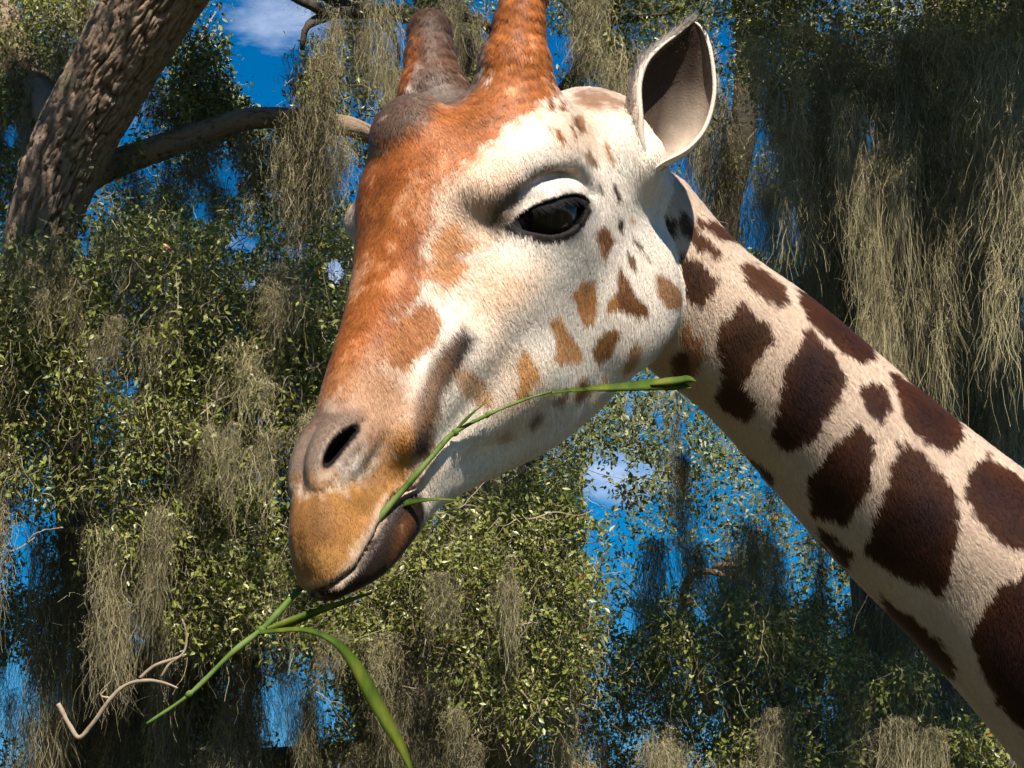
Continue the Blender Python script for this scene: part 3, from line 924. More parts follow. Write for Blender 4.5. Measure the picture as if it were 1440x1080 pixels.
def ear_points(ns, nt_, th):
    k = np.linspace(0, 1, len(EAR_E)); sm = np.linspace(0, 1, ns) ** 0.9
    e = np.stack([cubic(k, EAR_E[:, i], sm) for i in range(4)], 1)
    sc = EAR_D / FPX
    Lp = np.stack([(e[:, 0] - CX) * sc, EAR_D + 0.02 * sm, (CY - e[:, 1]) * sc], 1)
    Rp = np.stack([(e[:, 2] - CX) * sc, EAR_D + 0.02 * sm, (CY - e[:, 3]) * sc], 1)
    cen = (Lp + Rp) / 2; ax = (Rp - Lp) / 2
    R = np.linalg.norm(ax, axis=1); ax = ax / R[:, None]
    half = np.radians(np.interp(sm, [0, .1, .22, .4, .7, 1], [165, 150, 128, 114, 102, 90]))     # how far the cup closes
    turn = np.radians(np.interp(sm, [0, .3, .6, 1], [-6, -14, -10, 0]))                       # opening turned a little to the right
    deep = np.interp(sm, [0, .3, .7, 1], [1.0, .85, .66, .45])
    ph = np.linspace(-1, 1, nt_)
    pts = np.zeros((ns, nt_, 3))
    for i in range(ns):
        a = ph * half[i] + turn[i]
        rr = max(R[i] - th, 0.0006)
        pts[i] = cen[i] + np.sin(a)[:, None] * rr * ax[i] + np.cos(a)[:, None] * rr * deep[i] * np.array([0.0, 1, 0])
    return pts


def build_ear(sgn):
    ns, nt_ = 46, 41
    outer = ear_points(ns, nt_, 0.0).reshape(-1, 3)
    inner = ear_points(ns, nt_, 0.0042).reshape(-1, 3)
    if sgn < 0:
        for P in (outer, inner):
            hq = c2h(P); hq[:, 1] *= -1
            P[:] = h2c(hq)
    W = cam2world(np.concatenate([outer, inner]))
    M = ns * nt_
    F = []
    for i in range(ns - 1):
        for j in range(nt_ - 1):
            a, b, c, d = i * nt_ + j, i * nt_ + j + 1, (i + 1) * nt_ + j + 1, (i + 1) * nt_ + j
            F.append((a, b, c, d)); F.append((M + d, M + c, M + b, M + a))
        for j in (0, nt_ - 1):
            a, d = i * nt_ + j, (i + 1) * nt_ + j
            F.append((a, d, M + d, M + a) if j == 0 else (d, a, M + a, M + d))
    for j in range(nt_ - 1):
        a, b = (ns - 1) * nt_ + j, (ns - 1) * nt_ + j + 1
        F.append((a, b, M + b, M + a))
    o = mesh_object('ear', W, F, MAT_COAT, giraffe, True)
    si = np.repeat(np.linspace(0, 1, ns), nt_); tj = np.tile(np.linspace(-1, 1, nt_), ns)
    n1 = vnoise(W, 120, 3, 3)
    C = np.tile(np.array([0.66, 0.54, 0.43]), (2 * M, 1)) * (1 + 0.18 * n1)[:, None]
    # inside: shade of the cup painted dark grey-brown, pale hair along the edges
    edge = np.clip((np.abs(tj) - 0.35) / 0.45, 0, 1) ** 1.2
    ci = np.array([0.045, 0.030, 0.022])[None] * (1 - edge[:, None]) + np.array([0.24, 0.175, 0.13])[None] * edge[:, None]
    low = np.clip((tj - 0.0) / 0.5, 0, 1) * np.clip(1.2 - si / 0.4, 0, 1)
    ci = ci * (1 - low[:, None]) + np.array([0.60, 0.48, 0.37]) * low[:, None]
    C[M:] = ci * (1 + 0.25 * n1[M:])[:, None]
    rimv = np.abs(tj) > 0.93
    C[:M][rimv] = (0.62, 0.52, 0.42); C[M:][rimv] = (0.62, 0.52, 0.42)
    new_color_attr(o.data, np.clip(C, 0.004, 0.9))
    # fringe hairs on the near ear's edges, and short hair all over it
    me = o.data; me.update()
    vn2 = np.empty(len(me.vertices) * 3, np.float32); me.vertices.foreach_get('normal', vn2); vn2 = vn2.reshape(-1, 3).astype(float)
    N = 16000
    idx = RNG.integers(0, 2 * M, N)
    ok = (si[idx % M] > 0.03) & (si[idx % M] < np.where(idx < M, 0.66, 0.84)) & (np.abs(tj[idx % M]) < 0.88)
    idx = idx[ok]; N = len(idx)
    tipd = unit(W[np.minimum(idx + nt_, 2 * M - 1)] - W[idx])
    rd = W[idx] + RNG.normal(0, 0.0022, (N, 3))
    rd -= ((rd - W[idx]) * vn2[idx]).sum(1)[:, None] * vn2[idx]
    nrm = vn2[idx]
    fl = unit(tipd + RNG.normal(0, 0.35, (N, 3))); fl = unit(fl - (fl * nrm).sum(1)[:, None] * nrm)
    cc = np.clip(C[idx] * RNG.uniform(0.75, 1.25, (N, 1)), 0.004, 0.9)
    on_edge = np.abs(tj[idx % M]) > 0.93
    cc[on_edge] = np.array([0.62, 0.52, 0.42]) * RNG.uniform(0.8, 1.2, (on_edge.sum(), 1))
    inside_left = (idx >= M) & (tj[idx % M] < -0.45)
    ln_ = np.where(inside_left, RNG.uniform(0.012, 0.028, N), RNG.uniform(0.005, 0.010, N))
    cc[inside_left] = np.clip(np.array([0.72, 0.62, 0.52]) * RNG.uniform(0.7, 1.15, (inside_left.sum(), 1)), 0, .9)
    ho = hair_object('ear_hair', rd, fl, nrm, ln_, np.full(N, 0.00042), cc, o, 4, RNG.uniform(0.1, 0.4, N))
    ho['kind'] = 'stuff'
    return o


build_ear(1)
build_ear(-1)

# ------------------------------------------------------------------ mane: short stiff tuft from the poll down the ridge
def build_mane():
    N = 26000
    s = RNG.uniform(-0.02, _ns[4] + 0.15, N)
    ang = RNG.normal(0.62, 0.10, N)                       # a little to the far side of the ridge
    r = cubic(_ns, _nr, s)
    sd = NECK_SIDE * np.sign(NECK_SIDE[1])
    cen = NECK_O + s[:, None] * _nx + cubic(_ns, _na, s)[:, None] * NECK_SIDE + cubic(_ns, _nb, s)[:, None] * NECK_UP
    n = np.cos(ang)[:, None] * NECK_UP + np.sin(ang)[:, None] * sd / 1.0
    P = cen + (np.cos(ang) * r)[:, None] * NECK_UP + (np.sin(ang) * r / 1.2)[:, None] * sd
    Wp = cam2world(P)
    keep = giraffe_sdf(Wp) > -0.004
    Wp = Wp[keep]; n = n[keep]; M = len(Wp)
    nw = unit(c2wd(n)); dr = unit(c2wd(_nx)[None] * 0.8 + RNG.normal(0, 0.2, (M, 3)))
    dr = unit(dr - (dr * nw).sum(1)[:, None] * nw)
    c = np.clip(paint(Wp) * 0.55 + np.array([0.10, 0.04, 0.012]) * 0.45, 0.004, 0.8) * RNG.uniform(0.7, 1.25, (M, 1))
    o = hair_object('mane', Wp, dr, nw, RNG.uniform(0.008, 0.016, M), np.full(M, 0.0005), c, giraffe, 4, RNG.uniform(0.5, 1.0, M))
    o['kind'] = 'stuff'


build_mane()
print('giraffe done', round(time.time() - T0, 1))

# ------------------------------------------------------------------ grass stalk in the mouth
def soft_mat(name, cols, rough=0.5, spec=0.3, scale=60.0, transl=0.0, stretch=(1, 1, 1)):
    m, nt, b = new_mat(name, rough, spec)
    tc = nd(nt, 'ShaderNodeTexCoord')
    mp = nd(nt, 'ShaderNodeMapping'); mp.inputs['Scale'].default_value = stretch
    no = nd(nt, 'ShaderNodeTexNoise', Scale=scale, Detail=5.0, Roughness=0.6)
    rp = nd(nt, 'ShaderNodeValToRGB')
    rp.color_ramp.elements[0].position = 0.3; rp.color_ramp.elements[0].color = (*cols[0], 1)
    rp.color_ramp.elements[1].position = 0.7; rp.color_ramp.elements[1].color = (*cols[-1], 1)
    if len(cols) == 3:
        e = rp.color_ramp.elements.new(0.5); e.color = (*cols[1], 1)
    nt.links.new(tc.outputs['Object'], mp.inputs[0]); nt.links.new(mp.outputs[0], no.inputs['Vector'])
    nt.links.new(no.outputs['Fac'], rp.inputs[0]); nt.links.new(rp.outputs[0], b.inputs['Base Color'])
    if transl > 0:
        tr = nd(nt, 'ShaderNodeBsdfTranslucent'); mx = nd(nt, 'ShaderNodeMixShader', Fac=transl)
        nt.links.new(rp.outputs[0], tr.inputs['Color'])
        nt.links.new(b.outputs[0], mx.inputs[1]); nt.links.new(tr.outputs[0], mx.inputs[2])
        nt.links.new(mx.outputs[0], nt.nodes['Material Output'].inputs['Surface'])
    return m


def resample(pts, n):
    pts = np.array(pts, float)
    s = np.concatenate([[0], np.cumsum(np.linalg.norm(np.diff(pts[:, :3], axis=0), axis=1))])
    t = np.linspace(0, s[-1], n)
    return np.stack([cubic(s, pts[:, k], t) for k in range(pts.shape[1])], 1)


def tube_arrays(P, R, sides=8, cap=True):
    """tube along points P with radii R -> verts, faces"""
    P = np.asarray(P, float); n = len(P)
    T = unit(np.gradient(P, axis=0))
    ref = np.array([0.13, 0.21, 0.97]) if abs(T[0] @ [0.13, 0.21, 0.97]) < 0.9 else np.array([1., 0, 0])
    U = unit(np.cross(T, ref)); Vv = np.cross(T, U)
    a = np.linspace(0, 2 * np.pi, sides, endpoint=False)
    V = P[:, None] + R[:, None, None] * (np.cos(a)[None, :, None] * U[:, None] + np.sin(a)[None, :, None] * Vv[:, None])
    F = []
    for i in range(n - 1):
        for j in range(sides):
            k = (j + 1) % sides
            F.append((i * sides + j, i * sides + k, (i + 1) * sides + k, (i + 1) * sides + j))
    if cap:
        F.append(tuple(range(sides - 1, -1, -1))); F.append(tuple((n - 1) * sides + j for j in range(sides)))
    return V.reshape(-1, 3), F


MAT_STALK = soft_mat('stalk_green', [(0.035, 0.070, 0.010), (0.075, 0.125, 0.020), (0.13, 0.17, 0.05)], 0.65, 0.15, 45)
MAT_BLADE = soft_mat('blade_green', [(0.028, 0.060, 0.006), (0.085, 0.135, 0.014), (0.21, 0.21, 0.03)], 0.6, 0.15, 34, 0.4, (1, 1, 0.35))

stalk = bpy.data.objects.new('grass_stalk', None)
COL.objects.link(stalk)
stalk.location = at(440, 815, 2.86)
tag(stalk, 'long green grass stalk with narrow blades held crosswise in the giraffe mouth', 'grass stalk')


def place(o):
    o.parent = stalk
    o.matrix_parent_inverse = Matrix.Translation(stalk.location).inverted()
    return o


def px_path(rows):
    """rows of px, py, depth, radius px"""
    return np.array([list(at(a, b, d)) + [r * d / FPX] for a, b, d, r in rows])


def stem(rows, n=60, sides=10, name='stem', mat=None):
    q = resample(px_path(rows), n)
    q[:, 3] *= 0.80 + 0.10 * np.sin(np.arange(n) * 0.55)
    V, F = tube_arrays(q[:, :3], np.maximum(q[:, 3], 0.0003), sides)
    return place(mesh_object(name, V, F, mat or MAT_STALK, None, True))


def blade(rows, face=(0, -1, 0.2), n=40, fold=0.25):
    """grass blade: rows of px, py, depth, half width px"""
    q = resample(px_path(rows), n)
    P, R = q[:, :3], np.maximum(q[:, 3], 0.0003)
    T = unit(np.gradient(P, axis=0))
    S = unit(np.cross(T, np.array(face, float)[None])); N = np.cross(S, T)
    V = np.concatenate([P + S * R[:, None], P - N * (R * fold)[:, None], P - S * R[:, None], P - N * (R * fold + 0.0006)[:, None]])
    F = []
    for i in range(n - 1):
        for a, b in ((0, 1), (1, 2)):
            F.append((a * n + i, b * n + i, b * n + i + 1, a * n + i + 1))
        for a, b in ((2, 3), (3, 0)):
            F.append((a * n + i, b * n + i, b * n + i + 1, a * n + i + 1))
    return place(mesh_object('leaf_blade', V, F, MAT_BLADE, None, True))


UP_PX = [(552, 706, 6.2), (571, 684, 5.8), (590, 662, 5.2), (612, 637, 4.8), (634, 612, 4.4), (650, 602, 4.0), (664, 594, 3.4), (692, 581, 3.0), (720, 569, 2.4), (750, 558, 2.3), (775, 551, 2.2)]


def over(px, py, gap=0.011):
    return surf_depth(px, py, 3.05) - gap


# one stalk: from below the lips, through the mouth, out again along the jaw
stem([(206, 1018, 2.85, 2.4), (262, 980, 2.86, 3.8), (330, 915, 2.88, 5.0), (368, 885, 2.895, 5.6), (424, 826, 2.93, 6.0), (460, 794, 2.955, 6), (520, 742, over(520, 742, -0.02), 6)]
     + [(a, b, over(a, b), r) for a, b, r in UP_PX], 130)
# node rings
for (a, b, d, r) in ((368, 886, 2.895, 6.8), (266, 976, 2.86, 4.8), (640, 608, over(640, 608), 5.6), (686, 583, over(686, 583), 4.2)):
    c = at(a, b, d)
    dr = unit(at(a + 30, b - 28, d) - c)
    V, F = tube_arrays(np.array([c - dr * .004, c - dr * .0015, c + dr * .0015, c + dr * .004]), np.array([.6, 1, 1, .6]) * r * d / FPX, 10)
    place(mesh_object('stem_node', V, F, MAT_STALK, None, True))
# blade ending beyond the jaw
dk = [over(770, 552, .013), over(800, 549, .014), over(840, 546, .015)]
blade([(768, 553, dk[0], 2.4), (785, 550.5, (dk[0] + dk[1]) / 2 - .003, 3.4), (800, 549, dk[1], 4.2), (820, 547.5, (dk[1] + dk[2]) / 2 - .003, 4.8), (840, 546, dk[2], 5.5), (880, 544, dk[2], 7.5), (920, 541, dk[2] + .01, 9.5), (950, 541, dk[2] + .015, 9), (962, 543, dk[2] + .015, 5), (972, 545, dk[2] + .015, .8)], (0, -1, 0.3))
blade([(915, 540, dk[2] + .008, 3), (935, 537, dk[2] + .010, 6), (955, 535, dk[2] + .012, 6), (970, 533, dk[2] + .013, 4.5), (979, 536, dk[2] + .013, .8)], (0, -1, 0.1))
d2 = over(575, 700, 0.006)
blade([(545, 716, d2, 3), (565, 709, d2, 6), (590, 704, d2 - .004, 4), (615, 702, d2 - .006, 2.4), (650, 704, d2 - .008, 1.5)], (0, -1, 0.4))
d3 = over(645, 600)
blade([(640, 606, d3, 2), (655, 590, d3, 2.6), (668, 578, d3, 1.5), (684, 566, d3, 0.6)], (0, -1, 0.4))
blade([(368, 888, 2.895, 3), (400, 878, 2.90, 7), (440, 862, 2.905, 5.5), (480, 848, 2.91, 4), (524, 833, 2.92, 1.5)], (0.1, -0.9, -0.5))
blade([(362, 890, 2.89, 3), (390, 887, 2.885, 4), (430, 886, 2.875, 4.5), (470, 902, 2.87, 6.5), (496, 930, 2.87, 9.5), (518, 968, 2.87, 12), (542, 1012, 2.87, 11), (562, 1046, 2.87, 8.5), (578, 1082, 2.87, 4)], (0.35, -0.9, 0.25))


# ------------------------------------------------------------------ ground
MAT_GROUND = soft_mat('ground', [(0.025, 0.032, 0.012), (0.05, 0.048, 0.022), (0.08, 0.068, 0.04)], 0.95, 0.1, 0.8)
gv = [(-400, -400, 0), (400, -400, 0), (400, 400, 0), (-400, 400, 0)]
ground = mesh_object('ground', gv, [(0, 1, 2, 3)], MAT_GROUND)
ground['kind'] = 'structure'

# ------------------------------------------------------------------ materials of the trees
def leaf_material(name, dark, mid, pale, rough=0.38, spec=0.5):
    m, nt, b = new_mat(name, rough, spec)
    a = nd(nt, 'ShaderNodeAttribute', attribute_name='lv')
    rp = nd(nt, 'ShaderNodeValToRGB')
    el = rp.color_ramp.elements
    el[0].position = 0.0; el[0].color = (*dark, 1)
    el[1].position = 1.0; el[1].color = (0.42, 0.16, 0.02, 1)
    for p, c in ((0.5, mid), (0.93, pale), (0.965, (0.30, 0.26, 0.05)), (0.985, (0.42, 0.24, 0.03))):
        e = el.new(p); e.color = (*c, 1)
    nt.links.new(a.outputs['Fac'], rp.inputs[0])
    nt.links.new(rp.outputs[0], b.inputs['Base Color'])
    tr = nd(nt, 'ShaderNodeBsdfTranslucent'); mx = nd(nt, 'ShaderNodeMixShader', Fac=0.18)
    nt.links.new(rp.outputs[0], tr.inputs['Color'])
    nt.links.new(b.outputs[0], mx.inputs[1]); nt.links.new(tr.outputs[0], mx.inputs[2])
    nt.links.new(mx.outputs[0], nt.nodes['Material Output'].inputs['Surface'])
    return m


MAT_LEAF = leaf_material('oak_leaf', (0.070, 0.088, 0.018), (0.165, 0.185, 0.034), (0.31, 0.30, 0.07))
MAT_LEAF_FAR = leaf_material('oak_leaf_far', (0.05, 0.064, 0.02), (0.115, 0.13, 0.036), (0.23, 0.235, 0.08), 0.45, 0.45)


def bark_material(name, cols, scale):
    m, nt, b = new_mat(name, 0.9, 0.12)
    a = nd(nt, 'ShaderNodeAttribute', attribute_name='plate')
    tc = nd(nt, 'ShaderNodeTexCoord')
    no = nd(nt, 'ShaderNodeTexNoise', Scale=scale, Detail=8.0, Roughness=0.7)
    n2 = nd(nt, 'ShaderNodeTexNoise', Scale=scale * 0.12, Detail=4.0)
    nt.links.new(tc.outputs['Object'], no.inputs['Vector']); nt.links.new(tc.outputs['Object'], n2.inputs['Vector'])
    ad = nd(nt, 'ShaderNodeMath', operation='MULTIPLY_ADD'); ad.inputs[1].default_value = 0.55
    nt.links.new(no.outputs['Fac'], ad.inputs[0]); nt.links.new(a.outputs['Fac'], ad.inputs[2])
    rp = nd(nt, 'ShaderNodeValToRGB')
    rp.color_ramp.elements[0].position = 0.32; rp.color_ramp.elements[0].color = (*cols[0], 1)  # furrows painted darker: crevice shade on top of the browner inner bark
    rp.color_ramp.elements[1].position = 0.98; rp.color_ramp.elements[1].color = (*cols[1], 1)
    e = rp.color_ramp.elements.new(0.55); e.color = (*cols[3], 1)
    nt.links.new(ad.outputs[0], rp.inputs[0])
    lich = nd(nt, 'ShaderNodeMixRGB'); lich.inputs['Color2'].default_value = (*cols[2], 1)
    lr = nd(nt, 'ShaderNodeMapRange'); lr.inputs['From Min'].default_value = 0.50; lr.inputs['From Max'].default_value = 0.70; lr.inputs['To Max'].default_value = 0.6
    nt.links.new(n2.outputs['Fac'], lr.inputs['Value']); nt.links.new(lr.outputs[0], lich.inputs['Fac'])
    nt.links.new(rp.outputs[0], lich.inputs['Color1'])
    nt.links.new(lich.outputs[0], b.inputs['Base Color'])
    bp = nd(nt, 'ShaderNodeBump', Strength=0.9, Distance=0.02)
    nt.links.new(no.outputs['Fac'], bp.inputs['Height']); nt.links.new(bp.outputs[0], b.inputs['Normal'])
    return m


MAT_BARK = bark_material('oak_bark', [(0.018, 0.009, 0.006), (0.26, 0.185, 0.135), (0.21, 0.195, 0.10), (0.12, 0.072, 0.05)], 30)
MAT_BARK_SHADED = bark_material('shaded_bark', [(0.014, 0.010, 0.008), (0.085, 0.068, 0.052), (0.07, 0.068, 0.04), (0.04, 0.03, 0.023)], 24)  # same oak bark with the shade of moss and crowns put into its colour
MAT_TWIG = soft_mat('twig', [(0.14, 0.11, 0.08), (0.30, 0.25, 0.19)], 0.8, 0.2, 3)
MAT_DEADWOOD = soft_mat('dead_wood', [(0.17, 0.125, 0.085), (0.34, 0.27, 0.19)], 0.75, 0.2, 12)


def moss_material():
    m, nt, b = new_mat('spanish_moss', 0.9, 0.1)
    a = nd(nt, 'ShaderNodeAttribute', attribute_name='lv')
    oi = nd(nt, 'ShaderNodeObjectInfo')
    rp = nd(nt, 'ShaderNodeValToRGB')
    el = rp.color_ramp.elements
    el[0].position = 0.0; el[0].color = (0.105, 0.086, 0.046, 1)
    el[1].position = 1.0; el[1].color = (0.43, 0.37, 0.225, 1)
    e = el.new(0.5); e.color = (0.24, 0.205, 0.115, 1)
    nt.links.new(a.outputs['Fac'], rp.inputs[0])
    hs = nd(nt, 'ShaderNodeHueSaturation')
    mr = nd(nt, 'ShaderNodeMapRange'); mr.inputs['To Min'].default_value = 0.7; mr.inputs['To Max'].default_value = 1.2
    nt.links.new(oi.outputs['Random'], mr.inputs['Value']); nt.links.new(mr.outputs[0], hs.inputs['Value'])
    nt.links.new(rp.outputs[0], hs.inputs['Color'])
    nt.links.new(hs.outputs[0], b.inputs['Base Color'])
    return m


MAT_MOSS = moss_material()


def fast_mesh(name, V, F, lv, mat, smooth=False):
    """V (n,3), F (m,k) uniform faces, lv value per face"""
    me = bpy.data.meshes.new(name)
    k = F.shape[1]
    me.vertices.add(len(V)); me.vertices.foreach_set('co', V.astype(np.float32).ravel())
    me.loops.add(F.size); me.loops.foreach_set('vertex_index', F.astype(np.int32).ravel())
    me.polygons.add(len(F)); me.polygons.foreach_set('loop_start', np.arange(0, F.size, k, dtype=np.int32))
    if smooth: me.polygons.foreach_set('use_smooth', np.ones(len(F), bool))
    if lv is not None:
        a = me.attributes.new('lv', 'FLOAT', 'FACE'); a.data.foreach_set('value', lv.astype(np.float32))
    me.materials.append(mat)
    me.update(calc_edges=True)
    return me


def link(name, me, parent=None, kind=None):
    o = bpy.data.objects.new(name, me); COL.objects.link(o)
    if parent: o.parent = parent
    if kind: o['kind'] = kind
    return o


# ------------------------------------------------------------------ leaves
def rand_unit(n):
    return unit(RNG.normal(0, 1, (n, 3)))


def make_leaves(P, L, outward, near=True):
    """P leaf bases, L lengths, outward rough facing direction -> V, F, lv"""
    n = len(P)
    d = unit(rand_unit(n) + outward * 0.35 + np.array([0, 0, -0.35]))
    nrm = unit(rand_unit(n) * 0.95 + np.array([-0.15, -0.55, 0.75]))
    s = unit(np.cross(d, nrm)); nrm = np.cross(s, d)
    Wd = L * RNG.uniform(0.19, 0.27, n)
    cup = RNG.uniform(0.1, 0.5, n) * Wd
    c = lambda a, b, h: P + d * (L * a)[:, None] + s * (Wd * b)[:, None] + nrm * (cup * h)[:, None]
    if near:
        V = np.stack([c(0, 0, 0), c(.33, .95, .8), c(.72, .75, .7), c(1, 0, -.6), c(.72, -.75, .7), c(.33, -.95, .8)], 1)
        i = np.arange(n)[:, None] * 6
        F = np.concatenate([i + [[0, 3, 2, 1]], i + [[0, 5, 4, 3]]], 1).reshape(-1, 4)
    else:
        V = np.stack([c(0, 0, 0), c(.45, 1, .9), c(1, 0, -.4), c(.45, -1, .9)], 1)
        i = np.arange(n)[:, None] * 4
        F = np.concatenate([i + [[0, 2, 1]], i + [[0, 3, 2]]], 1).reshape(-1, 3)
    lv = np.repeat(np.clip(RNG.beta(2.2, 2.2, n) * 0.93 + (RNG.random(n) < 0.006) * RNG.uniform(0.1, 1, n), 0, 1), 2)
    return V.reshape(-1, 3), F, lv


HOLES = [(372, 70, 60, 96), (400, 25, 40, 40), (475, 238, 34, 46), (505, 285, 12, 30), (656, 70, 18, 38), (792, 70, 16, 30), (182, 545, 17, 16), (105, 625, 12, 18), (370, 590, 10, 7),
         (35, 755, 26, 28), (105, 748, 20, 36), (45, 805, 22, 30), (140, 850, 12, 30), (20, 985, 40, 66), (165, 1012, 24, 26), (368, 1005, 20, 50), (408, 1020, 18, 50), (450, 1010, 14, 34),
         (345, 990, 10, 20), (546, 1045, 22, 26), (838, 690, 22, 52), (832, 770, 12, 34), (905, 660, 18, 14), (870, 660, 12, 30), (965, 640, 14, 10), (940, 800, 28, 30), (905, 830, 20, 26), (1000, 820, 20, 20), (890, 870, 22, 22), (985, 860, 14, 18),
         (1150, 690, 12, 16), (1215, 780, 14, 14), (1240, 900, 26, 26), (1205, 890, 18, 14), (1200, 830, 14, 12), (1320, 975, 14, 12), (1340, 1000, 12, 14), (1080, 330, 16, 44), (1050, 280, 18, 40), (1110, 300, 14, 34),
         (1000, 215, 12, 34), (1162, 185, 9, 36), (1020, 60, 8, 40), (1060, 330, 20, 26), (1425, 290, 10, 34), (1385, 130, 12, 26), (1425, 110, 10, 20), (1380, 530, 6, 12), (885, 575, 9, 16), (925, 590, 8, 18), (960, 605, 9, 14), (905, 610, 8, 14),
         (320, 250, 24, 18), (285, 300, 22, 18), (340, 340, 26, 16), (470, 380, 16, 26), (420, 350, 18, 16), (120, 345, 8, 20), (15, 190, 14, 20), (350, 400, 14, 10), (560, 70, 12, 30), (530, 20, 18, 18), (450, 30, 22, 22)]
HOLES_A = np.array(HOLES, float)


def in_hole(px, grow=1.0):
    r = np.full(len(px), 9.0)
    for hx, hy, rx, ry in HOLES:
        r = np.minimum(r, ((px[:, 0] - hx) / (rx * grow)) ** 2 + ((px[:, 1] - hy) / (ry * grow)) ** 2)
    return r < 1


def sprays_in(zone, n, dmin, dmax, grow=1.0, keep_in_hole=0.0):
    """n spray centres inside a photo polygon, at depths dmin..dmax"""
    Z = np.array(zone, float)
    out = np.zeros((0, 3))
    while len(out) < n:
        q = RNG.uniform(Z.min(0), Z.max(0), (n * 3, 2))
        q = q[poly_sd(q, zone) > 0]
        h = in_hole(q, grow)
        q = q[~h | (RNG.random(len(q)) < keep_in_hole)]
        d = RNG.uniform(dmin, dmax, len(q))
        w = cam2world(np.stack([(q[:, 0] - CX) / FPX * d, d, (CY - q[:, 1]) / FPX * d], 1))
        out = np.concatenate([out, w])
    return out[:n]


def clumpy(C, scale, thr, seed):
    """keep the centres where a coarse noise is high: gaps and masses"""
    return C[vnoise(C, scale, seed, 2) > thr]


def crown(name, parent, C, per, rad, L, mat, near=True, hole_cut=True, twigs=True, wisps=0):
    """leaf sprays around centres C as one part of a tree, with their twigs as another"""
    n = len(C)
    tw = unit(rand_unit(n) + np.array([0, -0.35, -0.15]))
    ks = RNG.poisson(per, n).clip(4)
    idx = np.repeat(np.arange(n), ks); m = len(idx)
    t = RNG.uniform(-1, 1, m)
    P = C[idx] + tw[idx] * (t * rad * 1.25)[:, None] + RNG.normal(0, rad * 0.42, (m, 3))
    out = unit(P - C[idx])
    if hole_cut:
        px, _ = project(P)
        h = in_hole(px, 0.82) & (RNG.random(m) < 0.93)
        P, out = P[~h], out[~h]; m = len(P)
    V, F, lv = make_leaves(P, L * RNG.uniform(0.4, 1.35, m), out, near)
    o = link(name, fast_mesh(name, V, F, lv, mat), parent, 'stuff')
    if wisps:
        # curly moss wisps caught among the leaves
        k = np.repeat(np.arange(n), RNG.poisson(wisps, n)); m = len(k); seg = 7
        p0 = C[k] + RNG.normal(0, rad * 0.75, (m, 3)) + np.array([0, -0.03, 0])
        t = np.linspace(0, 1, seg)[None, :, None]
        dr = RNG.normal(0, 0.5, (m, 1, 3)) + np.array([0, 0, -0.9])
        Pw = p0[:, None] + dr * t * RNG.uniform(0.05, 0.16, (m, 1, 1)) + np.cumsum(RNG.normal(0, 0.010, (m, seg, 3)), 1)
        px, _ = project(p0)
        kp = ~in_hole(px, 0.8); Pw = Pw[kp]; m = len(Pw)
        sd = rand_unit(m)[:, None] * (0.0014 * RNG.uniform(0.6, 1.4, (m, 1, 1))) * (1 - 0.5 * t)
        V = np.concatenate([Pw - sd, Pw + sd], 2).reshape(-1, 3)
        i = np.arange(m)[:, None] * seg * 2
        F = np.concatenate([i + [[2 * q, 2 * q + 1, 2 * q + 3, 2 * q + 2]] for q in range(seg - 1)], 1).reshape(-1, 4)
        link('moss_wisps', fast_mesh('moss_wisps', V, F, np.repeat(RNG.beta(2, 2, m), seg - 1), MAT_MOSS), parent, 'stuff')
    if twigs:
        # each spray hangs on a bent twig
        A = C - tw * (rad * RNG.uniform(1.2, 2.6, n))[:, None] + np.array([0, 0.05, 0.06]); B = C + tw * (rad * 1.1)
        if hole_cut:
            kp = ~(in_hole(project(A)[0], 1.1) | in_hole(project(B)[0], 1.1) | in_hole(project(C)[0], 1.1))
            A, B = A[kp], B[kp]; n = len(A)
        mid = (A + B) / 2 + RNG.normal(0, rad * 0.25, (n, 3))
        r0 = RNG.uniform(0.0016, 0.0042, n)
        Vs = []
        for k, (p, sc) in enumerate(((A, 1.0), ((A + mid) / 2 + RNG.normal(0, rad * .1, (n, 3)), .9), (mid, .8), ((B + mid) / 2 + RNG.normal(0, rad * .1, (n, 3)), .6), (B, .3))):
            for a in (0, 2.09, 4.19):
                Vs.append(p + (r0 * sc)[:, None] * np.array([math.cos(a), 0.3 * math.cos(a), math.sin(a)]))
        V = np.stack(Vs, 1); i = np.arange(n)[:, None] * 15
        F = np.concatenate([i + [[3 * s + a, 3 * s + (a + 1) % 3, 3 * s + 3 + (a + 1) % 3, 3 * s + 3 + a]] for s in range(4) for a in range(3)], 1).reshape(-1, 4)
        link('twigs', fast_mesh('twigs', V.reshape(-1, 3), F, None, MAT_TWIG), parent, 'stuff')
    return o


